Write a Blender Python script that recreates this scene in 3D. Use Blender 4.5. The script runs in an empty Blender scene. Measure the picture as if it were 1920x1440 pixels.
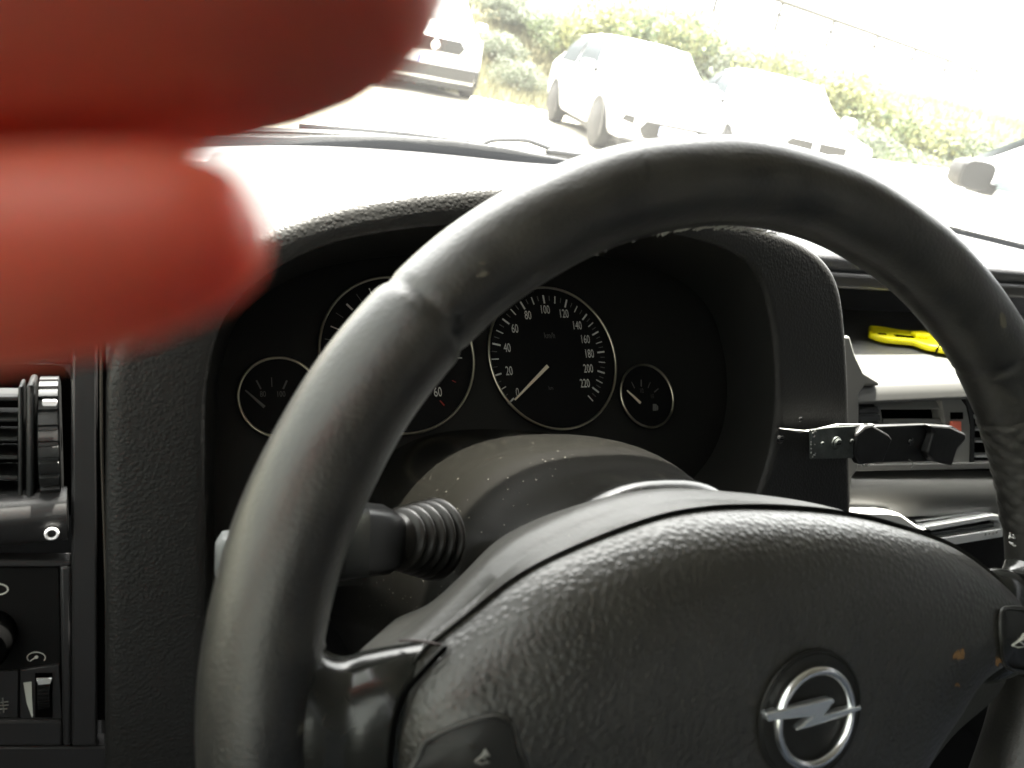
import bpy, bmesh, math, random
import numpy as np
from mathutils import Vector, Matrix
random.seed(7); rng = np.random.default_rng(7)
S = bpy.context.scene
COL = S.collection
R = math.radians

# ------------------------------------------------------------------ frame of reference
# car frame: x right, y forward, z up, metres; the eye point is at (0, 0, 1.2)
F, CX, CY = 1478.0, 960.0, 720.0
rho, pit = R(12.0), R(23.5)
UP = np.array([math.sin(rho)*math.cos(pit), -math.cos(rho)*math.cos(pit), -math.sin(pit)])
NC = np.array([0.45325227, -0.22275317, -0.86310104])
XA = np.cross(UP, NC); XA /= np.linalg.norm(XA); YA = np.cross(UP, XA)
M = np.stack([XA, YA, UP])
EYE = np.array([0, 0, 1.2])
def A(*p): return np.array(p, float)
def cam2w(p): return M @ np.asarray(p, float) + EYE
def onp(u, v, pl, off=0.0):
    """where a sight line meets a construction plane of the car (survey of the part's real place)"""
    P, n = pl
    r = M @ np.array([(u-CX)/F, (v-CY)/F, 1.0])
    return EYE + r*(((P+off*n)-EYE) @ n)/(r @ n)
def unit(a): a = np.asarray(a, float); return a/np.linalg.norm(a)
# steering wheel frame
WN = unit(M @ A(0.3931094, 0.03460659, -0.91884024)); WC = cam2w([0.08547948, 0.09898902, 0.29226998])
WU = unit(np.cross([0, 0, 1.], WN)); WV = np.cross(WN, WU)
def wh(u, v, w): return WC+u*WU+v*WV+w*WN
def whp(px, py, w):
    q = onp(px, py, (WC+w*WN, WN))-WC
    return q @ WU, q @ WV
PN = unit([0, -.958, .287])
PF1 = (A(0, .36, 1.1), PN)          # driver side fascia / hood face
PF2 = (A(0, .42, 1.0), PN)          # centre stack face
CN = unit(M @ NC); PC = (cam2w([-.0711, -.0187, .4985]), CN)   # gauge plane
CXV = A(1, 0, 0); CYV = np.cross(CN, CXV)
if CYV[2] < 0: CYV = -CYV

# ------------------------------------------------------------------ materials
def mat(name, base, rough=.5, spec=.5, metal=0., bump=None, mottled=0., sss=0., coat=0., dust=0., speck=0.):
    m = bpy.data.materials.new(name); m.use_nodes = True
    nt = m.node_tree; N = nt.nodes; L = nt.links; b = N['Principled BSDF']
    b.inputs['Base Color'].default_value = (*base, 1); b.inputs['Roughness'].default_value = rough
    b.inputs['Specular IOR Level'].default_value = spec; b.inputs['Metallic'].default_value = metal
    b.inputs['Coat Weight'].default_value = coat; b.inputs['Coat Roughness'].default_value = rough*.9
    tc = N.new('ShaderNodeTexCoord')
    if mottled or dust:
        no = N.new('ShaderNodeTexNoise'); no.inputs['Scale'].default_value = 60; no.inputs['Detail'].default_value = 6
        L.new(tc.outputs['Object'], no.inputs['Vector'])
        cr = N.new('ShaderNodeValToRGB'); cr.color_ramp.elements[0].position = .35; cr.color_ramp.elements[1].position = .7
        k = 1-mottled; cr.color_ramp.elements[0].color = (base[0]*k, base[1]*k, base[2]*k, 1)
        cr.color_ramp.elements[1].color = (min(1, base[0]*(1+mottled)+dust*.9), min(1, base[1]*(1+mottled)+dust*.85), min(1, base[2]*(1+mottled)+dust*.75), 1)
        L.new(no.outputs['Fac'], cr.inputs['Fac']); L.new(cr.outputs['Color'], b.inputs['Base Color'])
        mr = N.new('ShaderNodeMapRange'); mr.inputs['To Min'].default_value = rough*.85; mr.inputs['To Max'].default_value = min(1, rough*1.2)
        L.new(no.outputs['Fac'], mr.inputs['Value']); L.new(mr.outputs['Result'], b.inputs['Roughness'])
        out = cr.outputs['Color']
    else: out = None
    if speck:
        vo = N.new('ShaderNodeTexVoronoi'); vo.inputs['Scale'].default_value = 700
        L.new(tc.outputs['Object'], vo.inputs['Vector'])
        wn = N.new('ShaderNodeTexWhiteNoise'); L.new(vo.outputs['Color'], wn.inputs['Vector'])
        th = N.new('ShaderNodeMath'); th.operation = 'LESS_THAN'; th.inputs[1].default_value = speck
        L.new(wn.outputs['Value'], th.inputs[0])
        t2 = N.new('ShaderNodeMath'); t2.operation = 'LESS_THAN'; t2.inputs[1].default_value = .22
        L.new(vo.outputs['Distance'], t2.inputs[0])
        mu = N.new('ShaderNodeMath'); mu.operation = 'MULTIPLY'; L.new(th.outputs[0], mu.inputs[0]); L.new(t2.outputs[0], mu.inputs[1])
        mx = N.new('ShaderNodeMix'); mx.data_type = 'RGBA'; L.new(mu.outputs[0], mx.inputs['Factor'])
        if out: L.new(out, mx.inputs['A'])
        else: mx.inputs['A'].default_value = (*base, 1)
        mx.inputs['B'].default_value = (.09, .085, .07, 1); L.new(mx.outputs['Result'], b.inputs['Base Color'])
    if bump:
        kind, size, strength = bump[:3]
        bp = N.new('ShaderNodeBump'); bp.inputs['Strength'].default_value = strength
        bp.inputs['Distance'].default_value = bump[3] if len(bump) > 3 else size*.3
        if kind == 'noise':
            t = N.new('ShaderNodeTexNoise'); t.inputs['Scale'].default_value = 1/size; t.inputs['Detail'].default_value = 5
            L.new(tc.outputs['Object'], t.inputs['Vector']); L.new(t.outputs['Fac'], bp.inputs['Height'])
        else:
            n2 = N.new('ShaderNodeTexNoise'); n2.inputs['Scale'].default_value = .45/size; n2.inputs['Detail'].default_value = 3
            L.new(tc.outputs['Object'], n2.inputs['Vector'])
            sc = N.new('ShaderNodeVectorMath'); sc.operation = 'SCALE'; sc.inputs['Scale'].default_value = size*.6
            L.new(n2.outputs['Color'], sc.inputs[0])
            ad = N.new('ShaderNodeVectorMath'); ad.operation = 'ADD'; L.new(tc.outputs['Object'], ad.inputs[0]); L.new(sc.outputs[0], ad.inputs[1])
            t = N.new('ShaderNodeTexVoronoi'); t.feature = 'SMOOTH_F1'; t.inputs['Smoothness'].default_value = .12; t.inputs['Scale'].default_value = 1/size
            L.new(ad.outputs[0], t.inputs['Vector'])
            r2 = N.new('ShaderNodeMapRange'); r2.interpolation_type = 'SMOOTHSTEP'; r2.inputs['From Min'].default_value = .75; r2.inputs['From Max'].default_value = .1
            L.new(t.outputs['Distance'], r2.inputs['Value'])
            n3 = N.new('ShaderNodeTexNoise'); n3.inputs['Scale'].default_value = 9/size*.3; L.new(tc.outputs['Object'], n3.inputs['Vector'])
            a2 = N.new('ShaderNodeMath'); a2.operation = 'MULTIPLY_ADD'; a2.inputs[1].default_value = .12
            L.new(n3.outputs['Fac'], a2.inputs[0]); L.new(r2.outputs['Result'], a2.inputs[2])
            L.new(a2.outputs[0], bp.inputs['Height'])
        L.new(bp.outputs['Normal'], b.inputs['Normal'])
    if sss:
        b.inputs['Subsurface Weight'].default_value = sss
        b.inputs['Subsurface Radius'].default_value = (1.0, .25, .12); b.inputs['Subsurface Scale'].default_value = .014
    return m
MT = {}
def defm(k, *a, **kw): MT[k] = mat(k, *a, **kw); return MT[k]
defm('piano_black', (.006, .006, .006), .12, .5)
def defm(k, *a, **kw): MT[k] = mat(k, *a, **kw); return MT[k]
defm('hood_vinyl', (.013, .0128, .012), .48, .35, bump=('leather', .0019, .22))
defm('dash_vinyl', (.050, .050, .053), .45, .5, bump=('leather', .0019, .3))
defm('airbag_vinyl', (.018, .0172, .0140), .42, .5, bump=('leather', .0023, .42), mottled=.15, coat=.65)
defm('hub_plastic', (.026, .0255, .022), .46, .5, bump=('noise', .003, .25), mottled=.1, speck=.03)
defm('rim_leather', (.013, .0125, .0105), .42, .5, bump=('noise', .0015, .40, .0008), mottled=.5, coat=.5)
defm('gloss_spoke', (.013, .0135, .012), .18, .5, bump=('noise', .012, .1), mottled=.2)
defm('shroud_plastic', (.005, .0048, .004), .24, .5, bump=('noise', .0012, .08), speck=.07)
defm('fascia_plastic', (.018, .0175, .018), .40, .45, bump=('noise', .0012, .15))
defm('stack_plastic', (.115, .114, .106), .36, .5, bump=('noise', .0010, .08))
defm('vent_grey', (.17, .168, .155), .4, .5)
defm('tray_plastic', (.075, .075, .072), .35, .5, bump=('noise', .0010, .08))
defm('well_plastic', (.020, .020, .0185), .45, .3)
defm('switch_black', (.0045, .0045, .0045), .75, .15)
defm('knob_black', (.0025, .0025, .0025), 1., 0.)
defm('gauge_black', (.0030, .0030, .0030), .6, .2)
defm('cluster_black', (.013, .013, .012), .40, .25)
defm('black', (.004, .004, .004), .8, .1)
defm('gap', (.002, .002, .002), .9, .0)
defm('marking', (.55, .55, .50), .6, .2)
defm('marking_dim', (.13, .13, .12), .6, .2)
defm('marking_white', (.8, .8, .82), .5, .3)
defm('red_mark', (.30, .02, .01), .5)
defm('needle', (.62, .54, .42), .5)
defm('ring_metal', (.50, .47, .36), .30, .5, metal=1.)
defm('chrome', (.93, .94, .94), .24, .5, metal=1.)
defm('bolt_silver', (.75, .78, .80), .22, .5, metal=.85)
defm('satin_metal', (.55, .56, .56), .35, .5, metal=.4)
defm('rust_seam', (.016, .005, .003), .6)
defm('stain', (.16, .085, .03), .8)
defm('rib_plastic', (.014, .0145, .0145), .36, .5)
defm('boot_rubber', (.006, .0052, .004), .33, .35, dust=.003, mottled=.2)
defm('stalk_plastic', (.005, .0052, .0052), .33, .4, mottled=.2)
defm('stalk_tip', (.09, .095, .095), .5)
defm('bracket_metal', (.060, .066, .062), .45, .5, metal=.3, mottled=.5, bump=('noise', .003, .3))
defm('chipped_edge', (.38, .38, .36), .5, .5, metal=.4)
defm('cradle_plastic', (.012, .012, .012), .3, .5, bump=('noise', .004, .10), mottled=.3)
defm('yellow', (.90, .80, .0), .45)
defm('hazard_red', (.75, .16, .10), .5)
defm('rubber', (.02, .021, .023), .6, .3, bump=('noise', .002, .5))
defm('headliner', (.13, .127, .12), .9, .1)
defm('car_trim', (.02, .02, .021), .7, .3)
defm('body_silver', (.75, .75, .74), .35, .5)
defm('white_paint', (.68, .69, .71), .30, .5, coat=.3)
defm('car_glass', (.02, .025, .028), .5, .05)
defm('screen_glass', (.10, .11, .115), .04, 1., coat=1.)
defm('car_glass_pale', (.055, .068, .070), .4, .1)
defm('tyre', (.025, .025, .025), .8, .2)
defm('wheel_alloy', (.35, .35, .36), .4, .5, metal=.5)
defm('grille_black', (.02, .02, .02), .6, .3)
defm('lamp_glass', (.55, .57, .58), .15, .6)
defm('plate_blue', (.02, .06, .4), .5)
defm('bark', (.09, .07, .05), .9, .1)
defm('skin', (.60, .135, .085), .5, .4, sss=.85, bump=('noise', .0012, .1))
defm('nail', (.75, .45, .36), .3, .5, sss=.5)
defm('sleeve', (.06, .07, .09), .9, .1)
defm('rail_metal', (.04, .04, .04), .6, .4)
defm('concrete', (.42, .41, .38), .9, .1, mottled=.15)
def ground_mat(name, c1, c2, scale, bumpd=.01):
    m = mat(name, c1, .95, .1); nt = m.node_tree; N = nt.nodes; L = nt.links; b = N['Principled BSDF']
    tc = N.new('ShaderNodeTexCoord'); no = N.new('ShaderNodeTexNoise'); no.inputs['Scale'].default_value = scale; no.inputs['Detail'].default_value = 8
    L.new(tc.outputs['Object'], no.inputs['Vector']); cr = N.new('ShaderNodeValToRGB')
    cr.color_ramp.elements[0].position = .35; cr.color_ramp.elements[1].position = .65
    cr.color_ramp.elements[0].color = (*c1, 1); cr.color_ramp.elements[1].color = (*c2, 1)
    L.new(no.outputs['Fac'], cr.inputs['Fac']); L.new(cr.outputs['Color'], b.inputs['Base Color'])
    bp = N.new('ShaderNodeBump'); bp.inputs['Distance'].default_value = bumpd; L.new(no.outputs['Fac'], bp.inputs['Height']); L.new(bp.outputs['Normal'], b.inputs['Normal'])
    MT[name] = m
ground_mat('parking_ground', (.36, .34, .28), (.44, .42, .36), 3)
ground_mat('bank_ground', (.12, .11, .065), (.22, .20, .12), .8, .05)
def leaf_mat(name, c1, c2):
    m = mat(name, c1, .6, .3); nt = m.node_tree; N = nt.nodes; L = nt.links; b = N['Principled BSDF']
    g = N.new('ShaderNodeNewGeometry'); cr = N.new('ShaderNodeValToRGB'); cr.color_ramp.elements[0].color = (*c1, 1); cr.color_ramp.elements[1].color = (*c2, 1)
    L.new(g.outputs['Random Per Island'], cr.inputs['Fac']); L.new(cr.outputs['Color'], b.inputs['Base Color'])
    tr = N.new('ShaderNodeBsdfTranslucent'); L.new(cr.outputs['Color'], tr.inputs['Color'])
    mx = N.new('ShaderNodeMixShader'); mx.inputs['Fac'].default_value = .35
    L.new(b.outputs[0], mx.inputs[1]); L.new(tr.outputs[0], mx.inputs[2]); L.new(mx.outputs[0], N['Material Output'].inputs['Surface'])
    MT[name] = m
leaf_mat('leaf_green', (.045, .065, .035), (.13, .155, .075))
leaf_mat('leaf_yellow', (.09, .10, .045), (.22, .225, .10))
leaf_mat('leaf_grey', (.06, .075, .05), (.14, .155, .11))
leaf_mat('dry_grass', (.12, .12, .07), (.22, .21, .13))
# dusty window glass: clear, faintly reflecting, with a film of dust that catches the light
def glass_mat(nm='dusty_glass', tint=(.94, .94, .885), DUST=.009):
    m = bpy.data.materials.new(nm); m.use_nodes = True; nt = m.node_tree; N = nt.nodes; L = nt.links; N.remove(N['Principled BSDF'])
    t = N.new('ShaderNodeBsdfTransparent'); t.inputs['Color'].default_value = (*tint, 1)
    d = N.new('ShaderNodeBsdfTranslucent'); d.inputs['Color'].default_value = (.9, .9, .86, 1)
    tc = N.new('ShaderNodeTexCoord'); no = N.new('ShaderNodeTexNoise'); no.inputs['Scale'].default_value = 6; no.inputs['Detail'].default_value = 4
    L.new(tc.outputs['Object'], no.inputs['Vector'])
    mr = N.new('ShaderNodeMapRange'); mr.inputs['To Min'].default_value = DUST*.7; mr.inputs['To Max'].default_value = DUST*1.3
    L.new(no.outputs['Fac'], mr.inputs['Value'])
    mx = N.new('ShaderNodeMixShader'); L.new(mr.outputs['Result'], mx.inputs['Fac']); L.new(t.outputs[0], mx.inputs[1]); L.new(d.outputs[0], mx.inputs[2])
    L.new(mx.outputs[0], N['Material Output'].inputs['Surface']); MT[nm] = m
DUST = .016
glass_mat(); glass_mat('dimmed_glass', (.13, .135, .13), .004); glass_mat('door_glass', (.65, .66, .62), .006)  # unseen panes, dark tint added to cut light from the sides and back

# ------------------------------------------------------------------ object helpers
def thing(name, label, cat, loc=(0, 0, 0), group=None):
    o = bpy.data.objects.new(name, None); COL.objects.link(o); o.location = loc; o.empty_display_size = .05
    o['label'] = label; o['category'] = cat
    if group: o['group'] = group
    return o
def tag(o, label=None, cat=None, group=None, kind=None):
    for k, v in (('label', label), ('category', cat), ('group', group), ('kind', kind)):
        if v: o[k] = v
    return o
def wloc(o):
    v = Vector((0, 0, 0))
    while o is not None: v = v+o.location; o = o.parent
    return v
def mk(name, verts, faces, m, parent=None, smooth=True, local=False, fixn=True, sharp=40):
    me = bpy.data.meshes.new(name); me.from_pydata([tuple(map(float, v)) for v in verts], [], faces); 
    if fixn:
        bm = bmesh.new(); bm.from_mesh(me); bmesh.ops.recalc_face_normals(bm, faces=bm.faces); bm.to_mesh(me); bm.free()
    me.materials.append(MT[m] if isinstance(m, str) else m)
    o = bpy.data.objects.new(name, me); COL.objects.link(o)
    if parent:
        o.parent = parent
        if not local: o.location = -wloc(parent)
    if smooth:
        me.polygons.foreach_set('use_smooth', [True]*len(me.polygons))
        if sharp: me.set_sharp_from_angle(angle=R(sharp))
    me.update(); return o
def bev(o, w=.001, seg=2):
    b = o.modifiers.new('bevel', 'BEVEL'); b.width = w; b.segments = seg; b.limit_method = 'ANGLE'; b.angle_limit = R(35); return o
class MB:
    def __init__(s): s.v = []; s.f = []
    def add(s, V, Fc):
        k = len(s.v); s.v += [tuple(map(float, v)) for v in V]; s.f += [tuple(i+k for i in f) for f in Fc]; return s
    def build(s, name, m, parent=None, **k): return mk(name, s.v, s.f, m, parent, **k)
def prism(poly, d):
    """polygon (3D points) extruded by vector d"""
    n = len(poly); V = [A(*p) for p in poly]+[A(*p)+d for p in poly]
    return V, [tuple(range(n)), tuple(range(2*n-1, n-1, -1))]+[(i, n+i, n+(i+1) % n, (i+1) % n) for i in range(n)]
def slab(pxs, pl, off, th): 
    return prism([onp(u, v, pl, off) for u, v in pxs], -th*pl[1])
def rect(x0, y0, x1, y1): return [(x0, y0), (x1, y0), (x1, y1), (x0, y1)]
def rrect(x0, y0, x1, y1, r, n=5):
    o = []
    for cx, cy, a in ((x1-r, y0+r, -90), (x1-r, y1-r, 0), (x0+r, y1-r, 90), (x0+r, y0+r, 180)):
        for i in range(n+1):
            t = R(a+90*i/n); o.append((cx+r*math.cos(t), cy+r*math.sin(t)))
    return o
def box(c, ax, ay, az):
    c = A(*c); V = [c+i*ax+j*ay+k*az for i in(-.5, .5) for j in(-.5, .5) for k in(-.5, .5)]
    return V, [(0, 1, 3, 2), (4, 6, 7, 5), (0, 4, 5, 1), (2, 3, 7, 6), (0, 2, 6, 4), (1, 5, 7, 3)]
def abox(x0, x1, y0, y1, z0, z1):
    return box(((x0+x1)/2, (y0+y1)/2, (z0+z1)/2), A(x1-x0, 0, 0), A(0, y1-y0, 0), A(0, 0, z1-z0))
def grid(G, cu=False, cv=False):
    """G[i][j] points -> mesh"""
    ni, nj = len(G), len(G[0]); V = [p for r in G for p in r]; Fc = []
    for i in range(ni if cu else ni-1):
        for j in range(nj if cv else nj-1):
            Fc.append((i*nj+j, i*nj+(j+1) % nj, ((i+1) % ni)*nj+(j+1) % nj, ((i+1) % ni)*nj+j))
    return V, Fc
def frame_of(t):
    t = unit(t); a = np.cross(t, [0, 0, 1.]) if abs(t[2]) < .9 else np.cross(t, [1., 0, 0]); a = unit(a); return a, np.cross(t, a)
def tube(path, r, n=10, cap=True, up=None, flat=1.):
    P = [A(*p) for p in path]; G = []; rs = r if hasattr(r, '__len__') else [r]*len(P)
    a0 = None
    for i, p in enumerate(P):
        t = unit(P[min(i+1, len(P)-1)]-P[max(i-1, 0)])
        if a0 is None: a0, _ = frame_of(t)
        if up is not None: a0 = np.asarray(up, float)
        a = unit(a0-t*(a0 @ t)); b = np.cross(t, a); a0 = a
        G.append([p+rs[i]*(math.cos(2*math.pi*k/n)*a+flat*math.sin(2*math.pi*k/n)*b) for k in range(n)])
    V, Fc = grid(G, cv=True)
    if cap: Fc += [tuple(range(n)), tuple(len(V)-1-k for k in range(n))]
    return V, Fc
def cyl(c, ax, r, h, n=24, r2=None):
    ax = unit(ax); c = A(*c); return tube([c, c+ax*h], [r, r if r2 is None else r2], n)
def ring(c, nrm, Rr, r, n=96, k=10, flat=1.):
    nrm = unit(nrm); a, b = frame_of(nrm); G = []
    for i in range(n):
        t = 2*math.pi*i/n; e = math.cos(t)*a+math.sin(t)*b
        G.append([A(*c)+e*(Rr+r*math.cos(2*math.pi*j/k))+nrm*flat*r*math.sin(2*math.pi*j/k) for j in range(k)])
    return grid(G, cu=True, cv=True)
def disc(c, nrm, r, n=64, th=.001):
    a, b = frame_of(unit(nrm)); return prism([A(*c)+r*(math.cos(2*math.pi*i/n)*a+math.sin(2*math.pi*i/n)*b) for i in range(n)], -unit(nrm)*th)
def crom(P, n=8, closed=False):
    P = [np.asarray(p, float) for p in P]; m = len(P); out = []
    for i in range(m if closed else m-1):
        g = (lambda k: P[k % m]) if closed else (lambda k: P[min(max(k, 0), m-1)])
        p0, p1, p2, p3 = g(i-1), g(i), g(i+1), g(i+2)
        for j in range(n):
            t = j/n; out.append(.5*((2*p1)+(-p0+p2)*t+(2*p0-5*p1+4*p2-p3)*t*t+(-p0+3*p1-3*p2+p3)*t**3))
    if not closed: out.append(P[-1])
    return out
def resample(P, n):
    P = np.array(P); s = np.r_[0, np.cumsum(np.linalg.norm(np.diff(P, axis=0), axis=1))]; t = np.linspace(0, s[-1], n)
    return [A(*[np.interp(q, s, P[:, k]) for k in range(P.shape[1])]) for q in t]
def text(body, c, right, upv, h, m, name, parent, sx=1., th=.0002, align='CENTER'):
    cu = bpy.data.curves.new(name, 'FONT'); cu.body = body; cu.size = 1.0; cu.align_x = align; cu.align_y = 'CENTER'; cu.resolution_u = 3
    t = bpy.data.objects.new(name, cu); COL.objects.link(t); dg = bpy.context.evaluated_depsgraph_get()
    me = bpy.data.meshes.new_from_object(t.evaluated_get(dg)); bpy.data.objects.remove(t); bpy.data.curves.remove(cu)
    k = h/.70; V = [A(*c)+right*(v.co.x*k*sx)+upv*(v.co.y*k) for v in me.vertices]; Fc = [tuple(p.vertices) for p in me.polygons]; bpy.data.meshes.remove(me)
    o = mk(name, V, Fc, m, parent, smooth=False, fixn=False); return o
def sstep(x): x = np.clip(x, 0, 1); return x*x*(3-2*x)

# ================================================================== STEERING WHEEL
sw = thing('steering_wheel', 'worn black leather steering wheel with chrome ringed emblem in front of the gauges', 'steering wheel', tuple(WC))
RR, rr = .172, .0157
def wang(px, py): u, v = whp(px, py, 0); return math.atan2(v, u)
seamL, seamR = wang(790, 585), wang(1880, 640)
N1, N2 = 640, 44; G = []
for i in range(N1):
    th = 2*math.pi*i/N1; e = math.cos(th)*WU+math.sin(th)*WV; row = []
    k = 1.0; w0 = 0
    for s in (seamL, seamR):
        d = (th-s+math.pi) % (2*math.pi)-math.pi; k -= .045*math.exp(-(d/.010)**2)
    if th > seamL or th < seamR-2*math.pi*(seamR < 0): pass
    low = (seamL < th < seamL+1.3)
    d = th-seamL
    if 0 < d < 1.2: k += .05*sstep(d/.03)*(1-sstep((d-.9)/.3))
    for j in range(N2):
        ph = 2*math.pi*j/N2
        q = rr*k*(1+.012*math.sin(7*th+2*math.sin(ph))+.006*math.sin(23*th+3*ph))
        row.append(WC+e*(RR+q*math.cos(ph))+WN*q*1.03*math.sin(ph))
    G.append(row)
V, Fc = grid(G, cu=True, cv=True); rim = mk('rim', V, Fc, 'rim_leather', sw, sharp=0)
# knurled grip section low on the right of the rim
mb = MB(); ss = wang(1862, 800); se = wang(1900, 1010); a0, a1 = min(ss, se), max(ss, se)
NA, NB = 90, 64; G = []
for i in range(NA+1):
    th = a0+(a1-a0)*i/NA; e = math.cos(th)*WU+math.sin(th)*WV; row = []
    for j in range(NB):
        ph = 2*math.pi*j/NB; sarc = (th*RR)/.0085*math.pi; parc = ph/(2*math.pi)*10*math.pi
        q = rr+.0002+.0007*(abs(math.sin(sarc+parc))*abs(math.sin(sarc-parc)))**.6*sstep(min(i, NA-i)/5)
        row.append(WC+e*(RR+q*math.cos(ph))+WN*q*1.03*math.sin(ph))
    G.append(row)
V, Fc = grid(G, cv=True); mk('grip_section', V, Fc, 'rim_leather', rim, sharp=0)
# frayed white stitching along the inside of the rim at the top
mb = MB()
for i in range(46):
    th = wang(1475, 436)+(wang(1130, 470)-wang(1475, 436))*(i+.5*random.random())/46
    e = math.cos(th)*WU+math.sin(th)*WV; t = -math.sin(th)*WU+math.cos(th)*WV
    ph = math.pi*(1.09+.05*random.random()); p = WC+e*(RR+rr*1.01*math.cos(ph))+WN*rr*1.01*math.sin(ph)
    l = .0015+.0022*random.random()
    q = p+t*l-e*(.0006+.0010*random.random())+WN*.0004*random.random()
    mb.add(*tube([p-t*.001, p-e*.0005, q], .00028, 5))
for px, py in ((1896, 1000), (1905, 1010), (1890, 1015), (612, 1150), (608, 1182), (614, 1210), (640, 1060), (628, 1085)):
    u, v = whp(px, py, .0); p = wh(u, v, 0)
    for k in range(2):
        d = A(*rng.normal(0, 1, 3))*.0016; mb.add(*tube([p+d*.3, p+d, p+d*1.4+A(0, 0, .0006)], .0003, 5))
mb.build('stitching', 'chipped_edge', rim)
defm('worn_leather', (.07, .065, .05), .8)
# scuffs where the leather has worn away
for px, py, s, a in ((612, 925, .0016, 70), (905, 515, .0016, 20), (447, 1290, .0010, 80), (565, 1365, .0018, 60), (500, 1265, .0009, 50), (1882, 600, .0032, -60), (905, 493, .0009, 0)):
    # find the rim surface under the sight line
    r = M @ np.array([(px-CX)/F, (py-CY)/F, 1.0]); best = None
    for t in np.linspace(.12, .5, 900):
        p = EYE+r*t; q = p-WC; u, v, w = q @ WU, q @ WV, q @ WN; dd = math.hypot(math.hypot(u, v)-RR, w/1.03)
        if dd < rr*1.045: best = p; break
    if best is None: continue
    q = best-WC; u, v = q @ WU, q @ WV; e = unit(u*WU+v*WV); c = WC+e*RR; nn = unit(best-c); a_, b_ = frame_of(nn); p = c+nn*rr*1.058
    dr = math.cos(R(a))*a_+math.sin(R(a))*b_; dp = np.cross(nn, dr)
    poly = [p+dr*s*(1+.35*random.random())*math.cos(t)+dp*s*.38*(1+.4*random.random())*math.sin(t)-nn*.0001*(math.cos(t)**2) for t in np.linspace(0, 2*math.pi, 11)[:-1]]
    V, Fc = prism(poly, -nn*.0012); mk('scuff', V, Fc, 'worn_leather', rim)

# hub outlines, in wheel coordinates
cover = [(0, .0590), (.035, .054), (.062, .0475), (.086, .0395), (.100, .0330), (.116, .024), (.131, .016), (.150, .008), (.155, -.012), (.145, -.034), (.115, -.05), (.085, -.075), (.05, -.10), (0, -.11)]
cover = cover+[(-u, v) for u, v in cover[-2:6:-1]]+[(-.131, .016), (-.116, .0275), (-.100, .0420), (-.086, .0500), (-.062, .0580), (-.035, .0615)]
bag = [(0, .0555), (.030, .0525), (.056, .0475), (.092, .0370), (.119, .0225), (.131, .012), (.1365, -.001), (.131, -.012), (.104, -.021), (.092, -.032), (.075, -.050), (.055, -.085), (0, -.10),
       (-.055, -.095), (-.085, -.070), (-.110, -.045), (-.132, -.030), (-.1370, -.012), (-.1350, .004), (-.128, .0165), (-.116, .0255), (-.092, .0405), (-.056, .0520), (-.030, .0560)]
bagc = np.array(crom(bag, 8, True)); covc = np.array(crom(cover, 8, True))
def polar(C, th, c0=(0, -.01)):
    d = C-np.array(c0); a = np.unwrap(np.arctan2(d[:, 1], d[:, 0])); r = np.hypot(*d.T)
    if a[-1] < a[0]: a = a[::-1]; r = r[::-1]
    a = np.r_[a-2*math.pi, a, a+2*math.pi]; r = np.r_[r, r, r]; o = np.argsort(a); return np.interp(th, a[o], r[o])
NT = 360; TH = np.linspace(-math.pi, math.pi, NT, endpoint=False)
rb, rc = polar(bagc, TH), polar(covc, TH)
def pt(th, r, w): return wh(r*math.cos(th), -.01+r*math.sin(th), w)
def bag_d(u, v):
    P = bagc; Q = np.roll(P, -1, 0); d = Q-P; t = np.clip(((u-P[:, 0])*d[:, 0]+(v-P[:, 1])*d[:, 1])/(d**2).sum(1), 0, 1)
    return np.hypot(P[:, 0]+t*d[:, 0]-u, P[:, 1]+t*d[:, 1]-v).min()
def bag_w(u, v):
    d = bag_d(u, v); t = min(d/.05, 1)
    return .0100+.0165*(1-math.exp(-d/.0062))+.0078*(1-(1-t)**2)
# back cover: skirt, shoulder, groove beside the air bag cover
prof = [(.80, -.055, 0), (.90, -.030, 0), (.958, -.015, 0), (.985, -.007, 0), (.984, -.001, 0), (.96, .003, 0)]
G = []
for k, w, _ in prof: G.append([pt(t, r*k, w) for t, r in zip(TH, rc)])
for f in (.35, .7, 1.0):
    G.append([pt(t, (r*.96)*(1-f)+(b+.0012)*f, .003+.0085*sstep(f)) for t, r, b in zip(TH, rc, rb)])
G.append([pt(t, b+.0004, .0095) for t, b in zip(TH, rb)]); G.append([pt(t, b-.002, .0040) for t, b in zip(TH, rb)])
V, Fc = grid(G, cv=True); mk('back_cover', V, Fc, 'hub_plastic', sw)
# air bag cover
G = []
G.append([pt(t, b-.0006, .004) for t, b in zip(TH, rb)])
for s in list(1-.12*np.linspace(0, 1, 28)**1.6)+list(np.linspace(.865, .02, 40)):
    G.append([pt(t, b*s-.0006, bag_w((b*s-.0006)*math.cos(t), -.01+(b*s-.0006)*math.sin(t))) for t, b in zip(TH, rb)])
V, Fc = grid(G, cv=True); Fc.append(tuple(range(len(V)-NT, len(V)))); bagO = mk('airbag_cover', V, Fc, 'airbag_vinyl', sw, sharp=60)
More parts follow.
